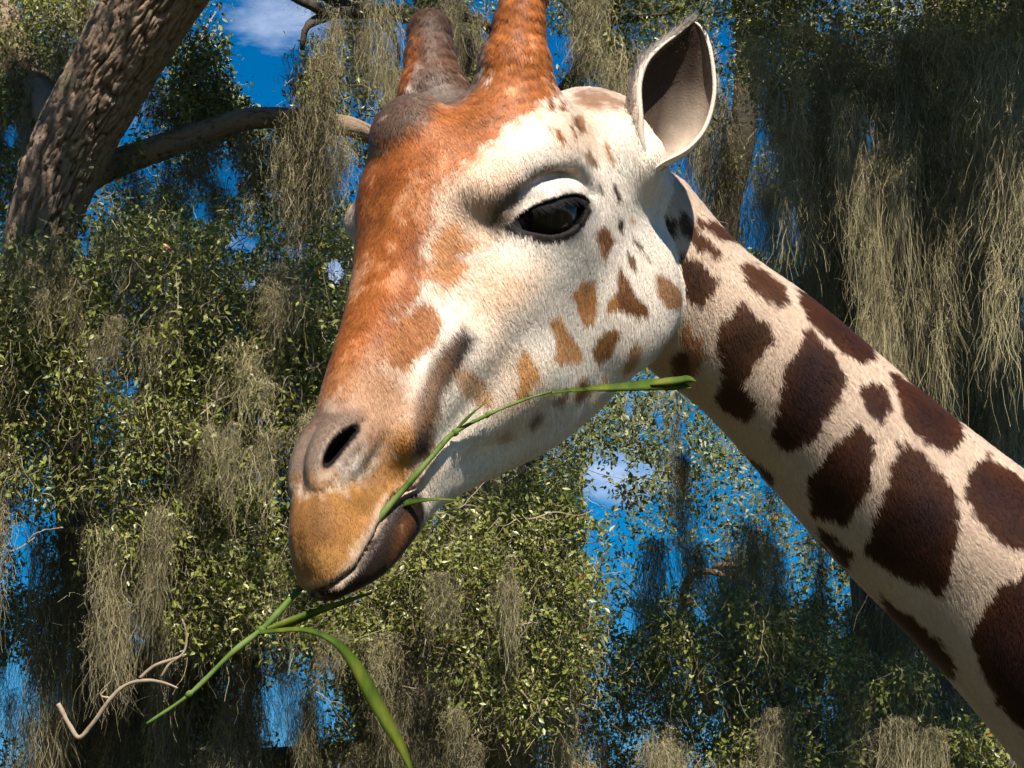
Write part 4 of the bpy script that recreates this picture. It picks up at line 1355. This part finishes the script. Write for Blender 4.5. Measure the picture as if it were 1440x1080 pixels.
# ------------------------------------------------------------------ trunks and limbs
def limb_part(name, rows, parent, mat=None, sides=20, n=60, bark=0.10, seed=0, world_rows=False, freq=1.0):
    """tapered limb with furrowed bark; rows px, py, depth, radius px (or world x, y, z, radius m)"""
    q = np.array(rows, float) if world_rows else px_path(rows)
    q = resample(q, n)
    P, R = q[:, :3], np.maximum(q[:, 3], 0.002)
    V, F = tube_arrays(P, R, sides)
    if bark > 0:
        ax = np.repeat(P, sides, 0); rad = V - ax; rr = np.repeat(R, sides)
        u = unit(rad)
        s = np.repeat(np.concatenate([[0], np.cumsum(np.linalg.norm(np.diff(P, axis=0), axis=1))]), sides)
        ang = np.tile(np.linspace(0, 2 * np.pi, sides, endpoint=False), n)
        Q = np.stack([np.cos(ang) * rr * 46 * freq, np.sin(ang) * rr * 46 * freq, s * 9.0 * freq], 1)
        Q += 0.55 * np.stack([vnoise(V, 4, seed + 41 + k, 2) for k in range(3)], 1)
        rid = np.clip(np.abs(vnoise(Q, 1.0, seed, 1)) * 4.5, 0, 1) * 0.65 + 0.35 * np.clip(np.abs(vnoise(Q * [1, 1, 1.6], 1.7, seed + 2, 1)) * 4.5, 0, 1)
        big = vnoise(V, 2.2, seed + 5, 2)
        V = V + u * (np.minimum(rr * bark, 0.026) * (rid * 1.6 - 0.6) + rr * 0.10 * big)[:, None]
    o = mesh_obj_fast(name, V, F, mat or MAT_BARK, parent)
    if bark > 0:
        at_ = o.data.attributes.new('plate', 'FLOAT', 'POINT')
        at_.data.foreach_set('value', rid.astype(np.float32))
    return o


def mesh_obj_fast(name, V, F, mat, parent):
    o = mesh_object(name, V, F, mat, parent, True)
    return o


def tree_root(px, d, label, cat='tree', group=None, name='oak_tree'):
    b = at(px, 540, d); b[2] = 0
    r = bpy.data.objects.new(name, None); COL.objects.link(r)
    tag(r, label, cat, group)
    r['base'] = [float(k) for k in b]
    return r, b


SUNV = SUN_DIR
def shade_sprays(zone, n, dmin, dmax, kmin, kmax):
    """unseen sprays added above the picture to cast shade on a zone of the view"""
    T = sprays_in(zone, n, dmin, dmax, 0.01, 1.0)
    C = T + SUNV * RNG.uniform(kmin, kmax, (n, 1))
    px, dep = project(C)
    return C[(px[:, 1] < -60) | (px[:, 0] < -120) | (px[:, 0] > 1560)]


# oak with the leaning trunk
t1, b1 = tree_root(60, 14.4, 'live oak with thick leaning furrowed trunk and moss-draped side limb')
trunk_rows = [list(b1 + np.array([-.15, 0.3, -0.1])) + [0.42], list(b1 + np.array([-.2, 0.2, 1.5])) + [0.34], list(at(-130, 760, 14.6)) + [0.30], list(at(-20, 560, 14.5)) + [0.2]]
trunk_rows += [list(at(a, b, d)) + [r * d / FPX] for a, b, d, r in [(36, 420, 14.4, 45), (64, 305, 14.35, 43), (102, 200, 14.3, 48), (156, 100, 14.2, 53), (214, 0, 14.1, 59), (300, -130, 14.0, 58), (420, -320, 13.9, 52)]]
limb_part('trunk', trunk_rows, t1, sides=260, n=760, bark=0.20, seed=3, world_rows=True, freq=1.0)
limb_part('limb', [(105, 262, 14.45, 20), (150, 236, 14.6, 19), (230, 206, 14.7, 17), (290, 186, 14.8, 16), (345, 168, 14.8, 15), (400, 166, 14.8, 14), (450, 172, 14.8, 13), (490, 178, 14.8, 13), (520, 190, 14.85, 12),
                   (600, 235, 14.9, 12), (700, 250, 15.0, 10), (800, 200, 15.1, 7)], t1, sides=40, n=160, bark=0.10, seed=7)
limb_part('limb', [(120, 210, 14.5, 30), (60, 140, 14.9, 24), (20, 60, 15.3, 20), (-20, -60, 15.6, 18)], t1, sides=24, n=60, seed=9)
C = np.concatenate([
    clumpy(sprays_in([(-40, -60), (120, -60), (150, 60), (80, 200), (10, 330), (-40, 330)], 260, 14.8, 16.6), 1.6, -0.25, 4),
    clumpy(sprays_in([(200, 150), (360, 110), (520, 150), (520, 340), (420, 330), (150, 300), (170, 220)], 420, 14.5, 15.8), 2.0, -0.05, 5),
    clumpy(sprays_in([(250, 60), (330, 20), (350, 110), (340, 180), (240, 190)], 90, 14.8, 15.4), 2.2, -0.2, 6)])
crown('foliage', t1, C, 84, 0.115, 0.034, MAT_LEAF, near=False, wisps=7)

# oak whose low sunlit boughs fill the space behind the muzzle
t2, b2 = tree_root(160, 15.6, 'broad live oak whose low sunlit leafy boughs hang behind the giraffe muzzle')
limb_part('trunk', [list(b2 + [0, .2, -0.1]) + [0.5], list(b2 + [0.05, 0, 2.0]) + [0.42], list(at(150, 1130, 16.0)) + [0.36], list(at(170, 1040, 16.0)) + [0.26], list(at(150, 960, 16.2)) + [0.18], list(at(120, 800, 16.4)) + [0.13],
                    list(at(100, 600, 16.4)) + [0.10], list(at(140, 400, 16.2)) + [0.06]], t2, MAT_BARK_SHADED, sides=32, n=90, world_rows=True, seed=13)
limb_part('limb', [(170, 1040, 16.0, 40), (300, 1070, 15.9, 24), (400, 1068, 15.9, 17), (520, 1050, 15.8, 15), (640, 1010, 15.6, 14), (720, 900, 15.2, 12), (740, 760, 15.0, 9), (700, 640, 15, 6)], t2, MAT_BARK_SHADED, sides=20, n=90, seed=15)
limb_part('limb', [(160, 1000, 16.1, 30), (260, 860, 15.5, 18), (300, 700, 15.0, 13), (280, 540, 14.6, 9), (240, 420, 14.4, 6)], t2, MAT_BARK_SHADED, sides=16, n=80, seed=17)
limb_part('limb', [(60, 860, 16.0, 12), (100, 845, 15.8, 10), (160, 842, 15.7, 8), (220, 830, 15.6, 5)], t2, MAT_BARK_SHADED, sides=12, n=40, seed=19)
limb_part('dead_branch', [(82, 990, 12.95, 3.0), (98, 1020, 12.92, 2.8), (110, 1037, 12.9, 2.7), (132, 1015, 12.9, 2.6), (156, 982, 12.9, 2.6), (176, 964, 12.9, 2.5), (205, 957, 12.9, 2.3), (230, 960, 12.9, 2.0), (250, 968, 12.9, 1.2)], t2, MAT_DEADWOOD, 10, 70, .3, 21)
limb_part('dead_branch', [(196, 954, 12.9, 2.5), (218, 936, 12.9, 2.6), (240, 928, 12.9, 2.2), (262, 920, 12.9, 1.2)], t2, MAT_DEADWOOD, 6, 20, .05, 22)
limb_part('dead_branch', [(226, 953, 12.9, 2), (238, 934, 12.9, 2), (258, 918, 12.9, 1.8), (262, 890, 12.9, 1.5), (256, 870, 12.9, 1)], t2, MAT_DEADWOOD, 6, 20, .05, 23)
limb_part('dead_branch', [(156, 982, 12.9, 2), (142, 978, 12.9, 1.4), (150, 968, 12.9, 1)], t2, MAT_DEADWOOD, 6, 12, .05, 24)
for k in range(34):                                              # bare pale twigs among the leaves
    a = RNG.uniform(10, 470) if k < 22 else RNG.uniform(560, 800)
    b = RNG.uniform(380, 1000) if k < 22 else RNG.uniform(680, 1060)
    an = RNG.uniform(-0.9, 1.2); ln = RNG.uniform(40, 95); d = RNG.uniform(13.2, 13.9)
    q = [(a, b)]; r0 = RNG.uniform(0.9, 1.7)
    for j in range(6):
        an += RNG.normal(0, 0.35); q.append((q[-1][0] + ln / 6 * math.cos(an), q[-1][1] + ln / 6 * math.sin(an)))
    limb_part('bare_twig', [(x, y, d + .02 * j, r0 * (1 - .12 * j)) for j, (x, y) in enumerate(q)], t2, MAT_DEADWOOD, 5, 14, 0, 0)
    j = int(RNG.integers(1, 4)); an2 = an + RNG.choice([-0.8, 0.8]); x, y = q[j]
    limb_part('bare_twig', [(x, y, d, r0 * .7), (x + 14 * math.cos(an2), y + 14 * math.sin(an2), d, r0 * .55), (x + 30 * math.cos(an2 + .3), y + 30 * math.sin(an2 + .3), d + .03, r0 * .3)], t2, MAT_DEADWOOD, 5, 9, 0, 0)
A_ZONE = [(-40, 365), (100, 330), (250, 290), (420, 330), (520, 360), (520, 560), (470, 840), (430, 900), (250, 900), (120, 700), (-40, 690)]
G_ZONE = [(580, 760), (700, 670), (800, 640), (830, 800), (800, 960), (760, 1040), (600, 1010), (480, 950), (420, 880), (520, 840)]
C = np.concatenate([
    clumpy(sprays_in(A_ZONE, 2100, 13.3, 15.0), 2.0, -0.22, 8), clumpy(sprays_in(G_ZONE, 800, 13.6, 15.0), 2.0, -0.18, 9),
    clumpy(sprays_in([(-40, 690), (120, 700), (250, 880), (420, 880), (600, 1000), (600, 1120), (-40, 1120)], 620, 14.2, 16.0), 2.0, 0.02, 10)])
crown('foliage', t2, C, 84, 0.12, 0.034, MAT_LEAF, near=False, wisps=13)

# dark oak on the right
t3, b3 = tree_root(1290, 17.5, 'shaded live oak draped in long moss curtains behind the giraffe neck and ear')
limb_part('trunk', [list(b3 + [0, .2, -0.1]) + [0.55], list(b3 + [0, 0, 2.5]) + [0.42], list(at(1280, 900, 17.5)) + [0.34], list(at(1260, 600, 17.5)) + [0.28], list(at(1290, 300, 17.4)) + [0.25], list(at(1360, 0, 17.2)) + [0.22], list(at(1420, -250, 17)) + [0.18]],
          t3, MAT_BARK_SHADED, sides=40, n=120, world_rows=True, seed=25)
limb_part('limb', [(1270, 520, 17.4, 34), (1180, 420, 17.0, 24), (1140, 300, 16.7, 18), (1120, 150, 16.5, 14), (1100, -20, 16.3, 11), (1060, -160, 16, 9)], t3, MAT_BARK_SHADED, sides=18, n=80, seed=27)
limb_part('limb', [(1100, 640, 18.6, 20), (1030, 420, 18.4, 20), (1022, 300, 18.3, 18), (1044, 190, 18.2, 17), (1050, 60, 18.2, 15), (1030, -80, 18, 13)], t3, MAT_BARK_SHADED, sides=18, n=80, seed=29)
limb_part('limb', [(1300, 240, 17.3, 28), (1200, 90, 16.4, 18), (1120, 50, 15.8, 12), (1060, 40, 15.4, 7)], t3, MAT_BARK_SHADED, sides=16, n=60, seed=31)
limb_part('limb', [(1330, 160, 17.2, 26), (1400, 60, 16.2, 16), (1460, -40, 15.4, 10)], t3, MAT_BARK_SHADED, sides=16, n=50, seed=33)
C = np.concatenate([
    clumpy(sprays_in([(1000, -60), (1480, -60), (1480, 150), (1330, 190), (1180, 150), (1040, 130)], 560, 14.2, 16.2), 2.0, -0.3, 11),
    clumpy(sprays_in([(1330, 160), (1480, 140), (1480, 700), (1380, 640), (1300, 480), (1320, 300)], 300, 15.4, 17.2), 2.0, -0.15, 12),
    clumpy(sprays_in([(780, 860), (1000, 840), (1180, 860), (1440, 1060), (1440, 1120), (760, 1120)], 700, 14.6, 16.8), 2.0, -0.18, 13),
    clumpy(sprays_in([(940, 150), (1330, 150), (1400, 560), (1200, 460), (1000, 330)], 260, 16.2, 18.6), 2.0, 0.0, 14)])
crown('foliage', t3, C, 84, 0.12, 0.034, MAT_LEAF, near=False, wisps=13)

# oak behind the horns
t4, b4 = tree_root(640, 21, 'open live oak with bare dark forking limbs behind the giraffe horns')
limb_part('trunk', [list(b4 + [0, 0, -0.1]) + [0.5], list(b4 + [0.1, 0, 3]) + [0.40], list(at(700, 600, 21)) + [0.32], list(at(720, 330, 20.6)) + [0.24], list(at(640, 60, 20)) + [0.17], list(at(560, -120, 19.6)) + [0.12]], t4, MAT_BARK_SHADED, sides=26, n=90, world_rows=True, seed=37)
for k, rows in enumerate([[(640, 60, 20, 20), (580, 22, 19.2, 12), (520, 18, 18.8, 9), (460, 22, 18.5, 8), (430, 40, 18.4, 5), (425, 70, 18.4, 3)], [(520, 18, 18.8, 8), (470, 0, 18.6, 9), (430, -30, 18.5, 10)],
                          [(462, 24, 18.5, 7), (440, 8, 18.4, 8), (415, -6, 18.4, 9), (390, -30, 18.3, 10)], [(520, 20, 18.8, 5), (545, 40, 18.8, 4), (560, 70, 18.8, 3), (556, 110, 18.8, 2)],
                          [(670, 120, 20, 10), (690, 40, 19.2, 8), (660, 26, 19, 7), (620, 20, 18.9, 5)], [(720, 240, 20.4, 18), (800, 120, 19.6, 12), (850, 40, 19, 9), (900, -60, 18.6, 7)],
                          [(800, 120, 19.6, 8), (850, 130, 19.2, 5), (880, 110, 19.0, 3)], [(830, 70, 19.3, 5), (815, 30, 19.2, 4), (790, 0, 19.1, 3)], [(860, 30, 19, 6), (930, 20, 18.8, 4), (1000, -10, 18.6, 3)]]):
    limb_part('limb', rows, t4, MAT_BARK_SHADED, sides=10, n=36, bark=.06, seed=40 + k)
C = np.concatenate([
    clumpy(sprays_in([(400, -60), (700, -60), (690, 140), (540, 140), (430, 120)], 210, 18.4, 20.5), 1.6, -0.05, 15),
    clumpy(sprays_in([(760, -60), (1010, -60), (960, 130), (800, 140)], 300, 18.4, 20.6), 1.6, -0.15, 16),
    clumpy(sprays_in([(400, 200), (520, 200), (520, 460), (430, 420)], 130, 18.6, 20.6), 1.6, -0.05, 17),
    clumpy(sprays_in([(940, 240), (1000, 200), (1110, 380), (1100, 400)], 80, 18.6, 20.6), 1.6, -0.1, 18)])
crown('foliage', t4, C, 60, 0.13, 0.036, MAT_LEAF, near=False, wisps=6)

# distant oaks
def far_oak(px, d, zones, label, seed, lit_pts):
    t, b = tree_root(px, d, label, 'tree', None)
    limb_part('trunk', [list(b + [0, 0, -0.1]) + [0.5], list(b + [0.1, 0, 3]) + [0.42], list(at(px + 10, 760, d)) + [0.34], list(at(px - 20, 400, d)) + [0.22], list(at(px + 20, 100, d)) + [0.12]], t, MAT_BARK_SHADED, sides=18, n=50, world_rows=True, seed=seed)
    for rows in lit_pts:
        limb_part('limb', rows, t, sides=9, n=30, bark=.06, seed=seed + 3)
    C = np.concatenate([clumpy(sprays_in(z, n, d - 2.2, d + 2.2, 1.15), 1.1, thr, seed + i) for i, (z, n, thr) in enumerate(zones)])
    crown('foliage', t, C, 34, 0.19, 0.062, MAT_LEAF_FAR, near=False)
    return t


far_oak(1250, 25.5, [([(830, 560), (1060, 600), (1130, 720), (1240, 830), (1400, 990), (1380, 1090), (1180, 1000), (1020, 900), (860, 860), (800, 720)], 620, -0.12), ([(760, 530), (1040, 530), (960, 680), (780, 700)], 260, -0.1)],
        'distant sunlit oak with pale bare boughs under the giraffe throat', 51,
        [[(1000, 1000, 25, 10), (960, 850, 24, 7), (978, 805, 23.6, 5), (1008, 806, 23.4, 4), (1030, 815, 23.3, 2)], [(1060, 820, 25, 6), (1020, 796, 23.6, 5), (1045, 795, 23.4, 3)], [(1200, 1000, 25, 8), (1130, 900, 24, 5), (1090, 905, 23.6, 4), (1050, 930, 23.5, 2)],
         [(1300, 1060, 25, 8), (1270, 940, 24, 5), (1240, 915, 23.6, 4), (1255, 890, 23.5, 2)]])
far_oak(545, 27.5, [([(-60, 200), (520, 200), (520, 500), (300, 600), (-60, 600)], 420, 0.0), ([(-60, 600), (560, 700), (800, 900), (800, 1120), (-60, 1120)], 620, -0.02), ([(-60, -60), (520, -60), (520, 220), (-60, 200)], 300, 0.10)],
        'distant dark oak glimpsed through gaps in the boughs beneath the muzzle', 61, [])
far_oak(1380, 28.5, [([(960, -60), (1500, -60), (1500, 620), (1150, 430), (1000, 300)], 620, -0.05), ([(700, 900), (1500, 900), (1500, 1120), (700, 1120)], 300, -0.1)],
        'distant oak filling the dark background beyond the moss curtains', 71, [])

# the wood goes on beyond both edges of the view
for px_, d_, zn, lab in ((-420, 19.0, [(-1100, -300), (-60, -200), (-60, 1150), (-1100, 1150)], 'spreading oak at the leaning trunk side, outside the open gap'), (2050, 20.0, [(1500, -300), (2700, -300), (2700, 1150), (1500, 1150)], 'spreading oak past the giraffe shoulder, farthest from the leaning trunk')):
    tt_, bb_ = tree_root(px_, d_, lab)
    limb_part('trunk', [list(bb_ + [0, 0, -0.1]) + [0.5], list(bb_ + [0.1, 0, 3]) + [0.42], list(at(px_ + 10, 700, d_)) + [0.34], list(at(px_ - 20, 300, d_)) + [0.2], list(at(px_ + 20, -100, d_)) + [0.1]], tt_, MAT_BARK_SHADED, sides=18, n=50, world_rows=True, seed=91)
    crown('foliage', tt_, clumpy(sprays_in(zn, 900, d_ - 3, d_ + 3, 0.01), 1.0, -0.2, 93), 30, 0.2, 0.075, MAT_LEAF_FAR, near=False, hole_cut=False)

# unseen oak added beside the view, its boughs placed to shade parts of it
t5, b5 = tree_root(-1500, 11.5, 'unseen tall oak added beside the view, its overhead canopy casting shade')
limb_part('trunk', [list(b5 + [0, 0, -0.1]) + [0.6], list(b5 + [0.1, 0, 4]) + [0.5], list(b5 + [0.4, -0.2, 8]) + [0.42], list(b5 + [2.5, -0.6, 11]) + [0.3], list(b5 + [6.5, -0.8, 12.6]) + [0.16]], t5, sides=24, n=70, world_rows=True, seed=81)
C = np.concatenate([
    shade_sprays([(1240, 380), (1460, 340), (1460, 700), (1260, 560), (1200, 480)], 130, 15, 18, 4.0, 6.5),
    shade_sprays([(860, 820), (1460, 800), (1460, 1100), (820, 1100)], 900, 15, 17, 5.0, 7.5),
    shade_sprays([(-40, 860), (420, 900), (600, 1010), (560, 1100), (-40, 1100)], 200, 14.5, 16, 5.0, 7.5),
    shade_sprays([(520, 860), (800, 960), (800, 1100), (520, 1100)], 90, 14.5, 16, 5.0, 7.5),
    shade_sprays([(400, -60), (1010, -60), (1000, 140), (420, 140)], 170, 18.4, 20.5, 3.5, 6.5)])
crown('foliage', t5, C, 30, 0.16, 0.085, MAT_LEAF, near=False, hole_cut=False, twigs=False)

# ------------------------------------------------------------------ hanging moss
def moss_mesh(seed, length, width, strands, hang_share, seg=12, rw=0.0010):
    R = np.random.default_rng(seed)
    n = strands
    # wisps hang from wisps: uneven lobes, each strand a curly tangle
    nl = max(4, int(length / 0.10))
    lt = np.sort(R.uniform(0, 0.8, nl)) * length
    lx = np.cumsum(R.normal(0, 0.42, nl)) * width * 0.5; ly = R.normal(0, 0.2, nl) * width
    lx -= lx.mean()
    k = R.integers(0, nl, n)
    lw = (R.uniform(0.25, 1.25, nl) * np.linspace(1.15, 0.55, nl))[k]
    top = np.clip(lt[k] + R.normal(0, 0.05, n), 0, None)
    cx = lx[k] + R.normal(0, 0.20, n) * width * lw
    cy = ly[k] + R.normal(0, 0.20, n) * width * lw
    hangs = R.random(n) < hang_share * R.uniform(0.7, 1.2)
    ln = np.where(hangs, R.uniform(0.12, 0.30, n) + 0.22 * length * R.random(n), R.uniform(0.04, 0.13, n))
    t = np.linspace(0, 1, seg)[None, :]
    ph = R.uniform(0, 6.28, (n, 1)); fr = R.uniform(5, 14, (n, 1)); am = R.uniform(0.006, 0.020, (n, 1))
    hg = hangs[:, None]
    dx = np.where(hg, R.normal(0, 0.14, (n, 1)), R.normal(0, 0.55, (n, 1))); dy = np.where(hg, R.normal(0, 0.14, (n, 1)), R.normal(0, 0.5, (n, 1))); dz = np.where(hg, R.uniform(0.85, 1.1, (n, 1)), R.uniform(0.1, 0.9, (n, 1)))
    X = cx[:, None] + am * np.sin(fr * t + ph) + dx * t * ln[:, None] + np.cumsum(R.normal(0, 0.0050, (n, seg)), 1)
    Y = cy[:, None] + am * np.cos(fr * 1.1 * t + ph) + dy * t * ln[:, None] + np.cumsum(R.normal(0, 0.0050, (n, seg)), 1)
    Z = -top[:, None] - dz * t * ln[:, None] + 0.7 * am * np.sin(fr * 1.7 * t + ph * 2) + np.cumsum(R.normal(0, 0.004, (n, seg)), 1)
    P = np.stack([X, Y, Z], 2)
    a = R.uniform(0, np.pi, n)
    sd = np.stack([np.cos(a), np.sin(a), R.uniform(-.6, .6, n)], 1)[:, None, :]
    w = (rw * R.uniform(0.6, 1.4, n))[:, None, None] * (1 - 0.5 * t[:, :, None])
    V = np.concatenate([P - sd * w, P + sd * w], 2).reshape(n, seg * 2, 3)
    i = np.arange(n)[:, None] * seg * 2
    F = np.concatenate([i + [[2 * q, 2 * q + 1, 2 * q + 3, 2 * q + 2]] for q in range(seg - 1)], 1).reshape(-1, 4)
    lv = np.repeat(np.clip(R.beta(2, 2, n), 0, 1), seg - 1)
    return fast_mesh('spanish_moss', V.reshape(-1, 3), F, lv, MAT_MOSS)


MOSS = {'short': [moss_mesh(100 + k, 0.32, 0.24, 560, 0.22) for k in range(6)], 'mid': [moss_mesh(200 + k, 0.80, 0.20, 900, 0.40) for k in range(6)], 'long': [moss_mesh(300 + k, 1.6, 0.22, 1700, 0.52) for k in range(5)]}
G1 = 'moss tufts on the low sunlit boughs'
G2 = 'moss curtains behind the neck and ear'
G3 = 'moss beards on the leaning oak'
G4 = 'moss strands behind the horns'
G5 = 'moss hanging in the shade below the jaw'


MARKS = [(480, 630, "the giraffe's nostril"), (440, 800, "the giraffe's lips"), (230, 1000, 'the lower tip of the stalk'), (540, 1000, 'the broad blade of the stalk'), (80, 330, 'the leaning trunk'), (400, 165, 'the mossy side limb'),
         (180, 960, 'the crooked dead branch'), (500, 420, "the giraffe's nose bridge"), (700, 690, "the giraffe's chin and jaw"), (930, 560, "the giraffe's throat"), (980, 120, "the giraffe's ear"), (1200, 460, 'the upper edge of the neck'),
         (1200, 800, 'the underside of the neck'), (610, 60, 'the grey far horn'), (780, 40, 'the orange near horn'), (840, 700, 'the tall gap of blue sky'), (30, 980, 'the blue gap beside the dark trunk'), (1150, 60, 'the leafy bough beside the ear'),
         (360, 60, 'the cloudy gap by the trunk'), (180, 545, 'a small round sky gap'),
         (1070, 395, 'the elongated spot behind the ear'), (1170, 450, 'the first long ridge spot'), (1330, 300, 'the dark trunk beyond the neck'), (1420, 480, 'the dark foliage beyond the neck'), (1300, 570, 'the second long ridge spot'),
         (1400, 60, 'the highest lit leaves beyond the ear'), (1060, 250, 'the bright sky slits behind the ear'), (300, 700, 'the dense leaves below the nose'), (250, 430, 'the leaves under the side limb'), (60, 500, 'the leaves at the trunk foot'),
         (50, 760, 'the sky patches past the oak'), (380, 1020, 'the twin blue gaps under the lips'), (700, 950, 'the leaves below the chin'), (950, 950, 'the dark leaves below the throat'), (1000, 720, 'the small-leaved distant crown'), (1280, 960, 'the lowest dark neck patch')]
KINDW = {'short': 'short ragged moss tuft', 'mid': 'drooping moss beard', 'long': 'long streaming moss curtain'}


def hang(px, py, d, kind, label, group, sc=1.0):
    o = bpy.data.objects.new('spanish_moss', MOSS[kind][RNG.integers(len(MOSS[kind]))]); COL.objects.link(o)
    o.location = at(px, py, d)
    o.rotation_euler = (RNG.normal(0, .05), RNG.normal(0, .05), RNG.uniform(0, 6.28))
    s = sc * RNG.uniform(0.75, 1.2); o.scale = (s * RNG.uniform(.8, 1.2), s * RNG.uniform(.8, 1.2), s * RNG.uniform(.85, 1.2))
    mk = min(MARKS, key=lambda m: (m[0] - px) ** 2 + (m[1] - py) ** 2)
    tag(o, '%s %s, near %s' % (KINDW[kind], label, mk[2]), 'moss', group)
    return o


def hang_zone(zone, n, dmin, dmax, kinds, label, group, sc=1.0):
    Z = np.array(zone, float); done = 0
    while done < n:
        q = RNG.uniform(Z.min(0), Z.max(0))[None]
        if poly_sd(q, zone)[0] < 0: continue
        kind = kinds[RNG.integers(len(kinds))]
        drop = {'short': 45, 'mid': 90, 'long': 170}[kind]
        if in_hole(q, 1.1)[0] or in_hole(q + [0, drop * .5], 0.9)[0] or in_hole(q + [0, drop], 0.9)[0]: continue
        hang(q[0, 0], q[0, 1], RNG.uniform(dmin, dmax), kind, label, group, sc)
        done += 1


L1 = 'in sunlit boughs'
L2 = 'on the shaded oak'
L3 = 'on the leaning oak'
L4 = 'on the open oak'
L5 = 'in shade'
hang_zone(A_ZONE, 46, 13.1, 14.6, ['short', 'short', 'mid'], L1, G1, 0.85)
hang_zone(G_ZONE, 14, 13.3, 14.6, ['short', 'mid'], L1, G1, 0.85)
hang_zone([(-20, 690), (140, 760), (420, 860), (620, 980), (560, 1060), (-20, 1060)], 40, 13.9, 15.6, ['mid', 'long'], L5, G5)
hang_zone([(1000, 120), (1180, 130), (1420, 130), (1440, 480), (1240, 430), (1080, 300)], 56, 14.6, 17.0, ['mid', 'long', 'long'], L2, G2)
hang_zone([(1040, 20), (1440, 0), (1440, 140), (1060, 140)], 22, 13.6, 14.6, ['mid', 'short', 'long'], L2, G2, 1.1)
hang_zone([(790, 560), (960, 560), (1240, 780), (1440, 1000), (1300, 1040), (1000, 880), (860, 780)], 20, 15.4, 17.4, ['mid', 'long'], L5, G5)
hang_zone([(560, 880), (900, 900), (1300, 980), (1300, 1060), (560, 1060)], 22, 14.0, 16.0, ['mid', 'long'], L5, G5)
hang_zone([(400, -30), (690, -30), (680, 90), (540, 110), (400, 60)], 9, 17.6, 19.0, ['mid', 'long'], L4, G4)
hang_zone([(770, -30), (1010, -40), (1000, 60), (800, 60)], 8, 17.6, 19.0, ['mid', 'long'], L4, G4)
for (a, b, d, kd, sc) in [(420, 168, 14.75, 'mid', 1.0), (450, 172, 14.75, 'short', 1.2), (400, 160, 14.7, 'short', 1.1), (445, 80, 14.6, 'mid', .9), (428, 70, 14.6, 'short', 1), (350, 175, 14.8, 'mid', .9), (300, 190, 14.8, 'mid', 1), (262, 205, 14.7, 'short', 1.1),
                          (230, 215, 14.7, 'mid', 1), (190, 228, 14.6, 'mid', 1), (30, 70, 15.0, 'mid', 1), (10, 30, 15.2, 'mid', 1), (60, 130, 14.9, 'mid', 1), (90, 20, 15, 'mid', 1), (218, 115, 14.7, 'short', 1), (480, 182, 14.8, 'short', .8), (-10, 120, 15.2, 'long', .8), (130, -10, 15, 'short', 1.1)]:
    hang(a, b, d, kd, L3, G3, sc)
print('trees', round(time.time() - T0, 1), 'objects', len(bpy.data.objects), 'tris', sum(len(m.loops) - 2 * len(m.polygons) for m in bpy.data.meshes))
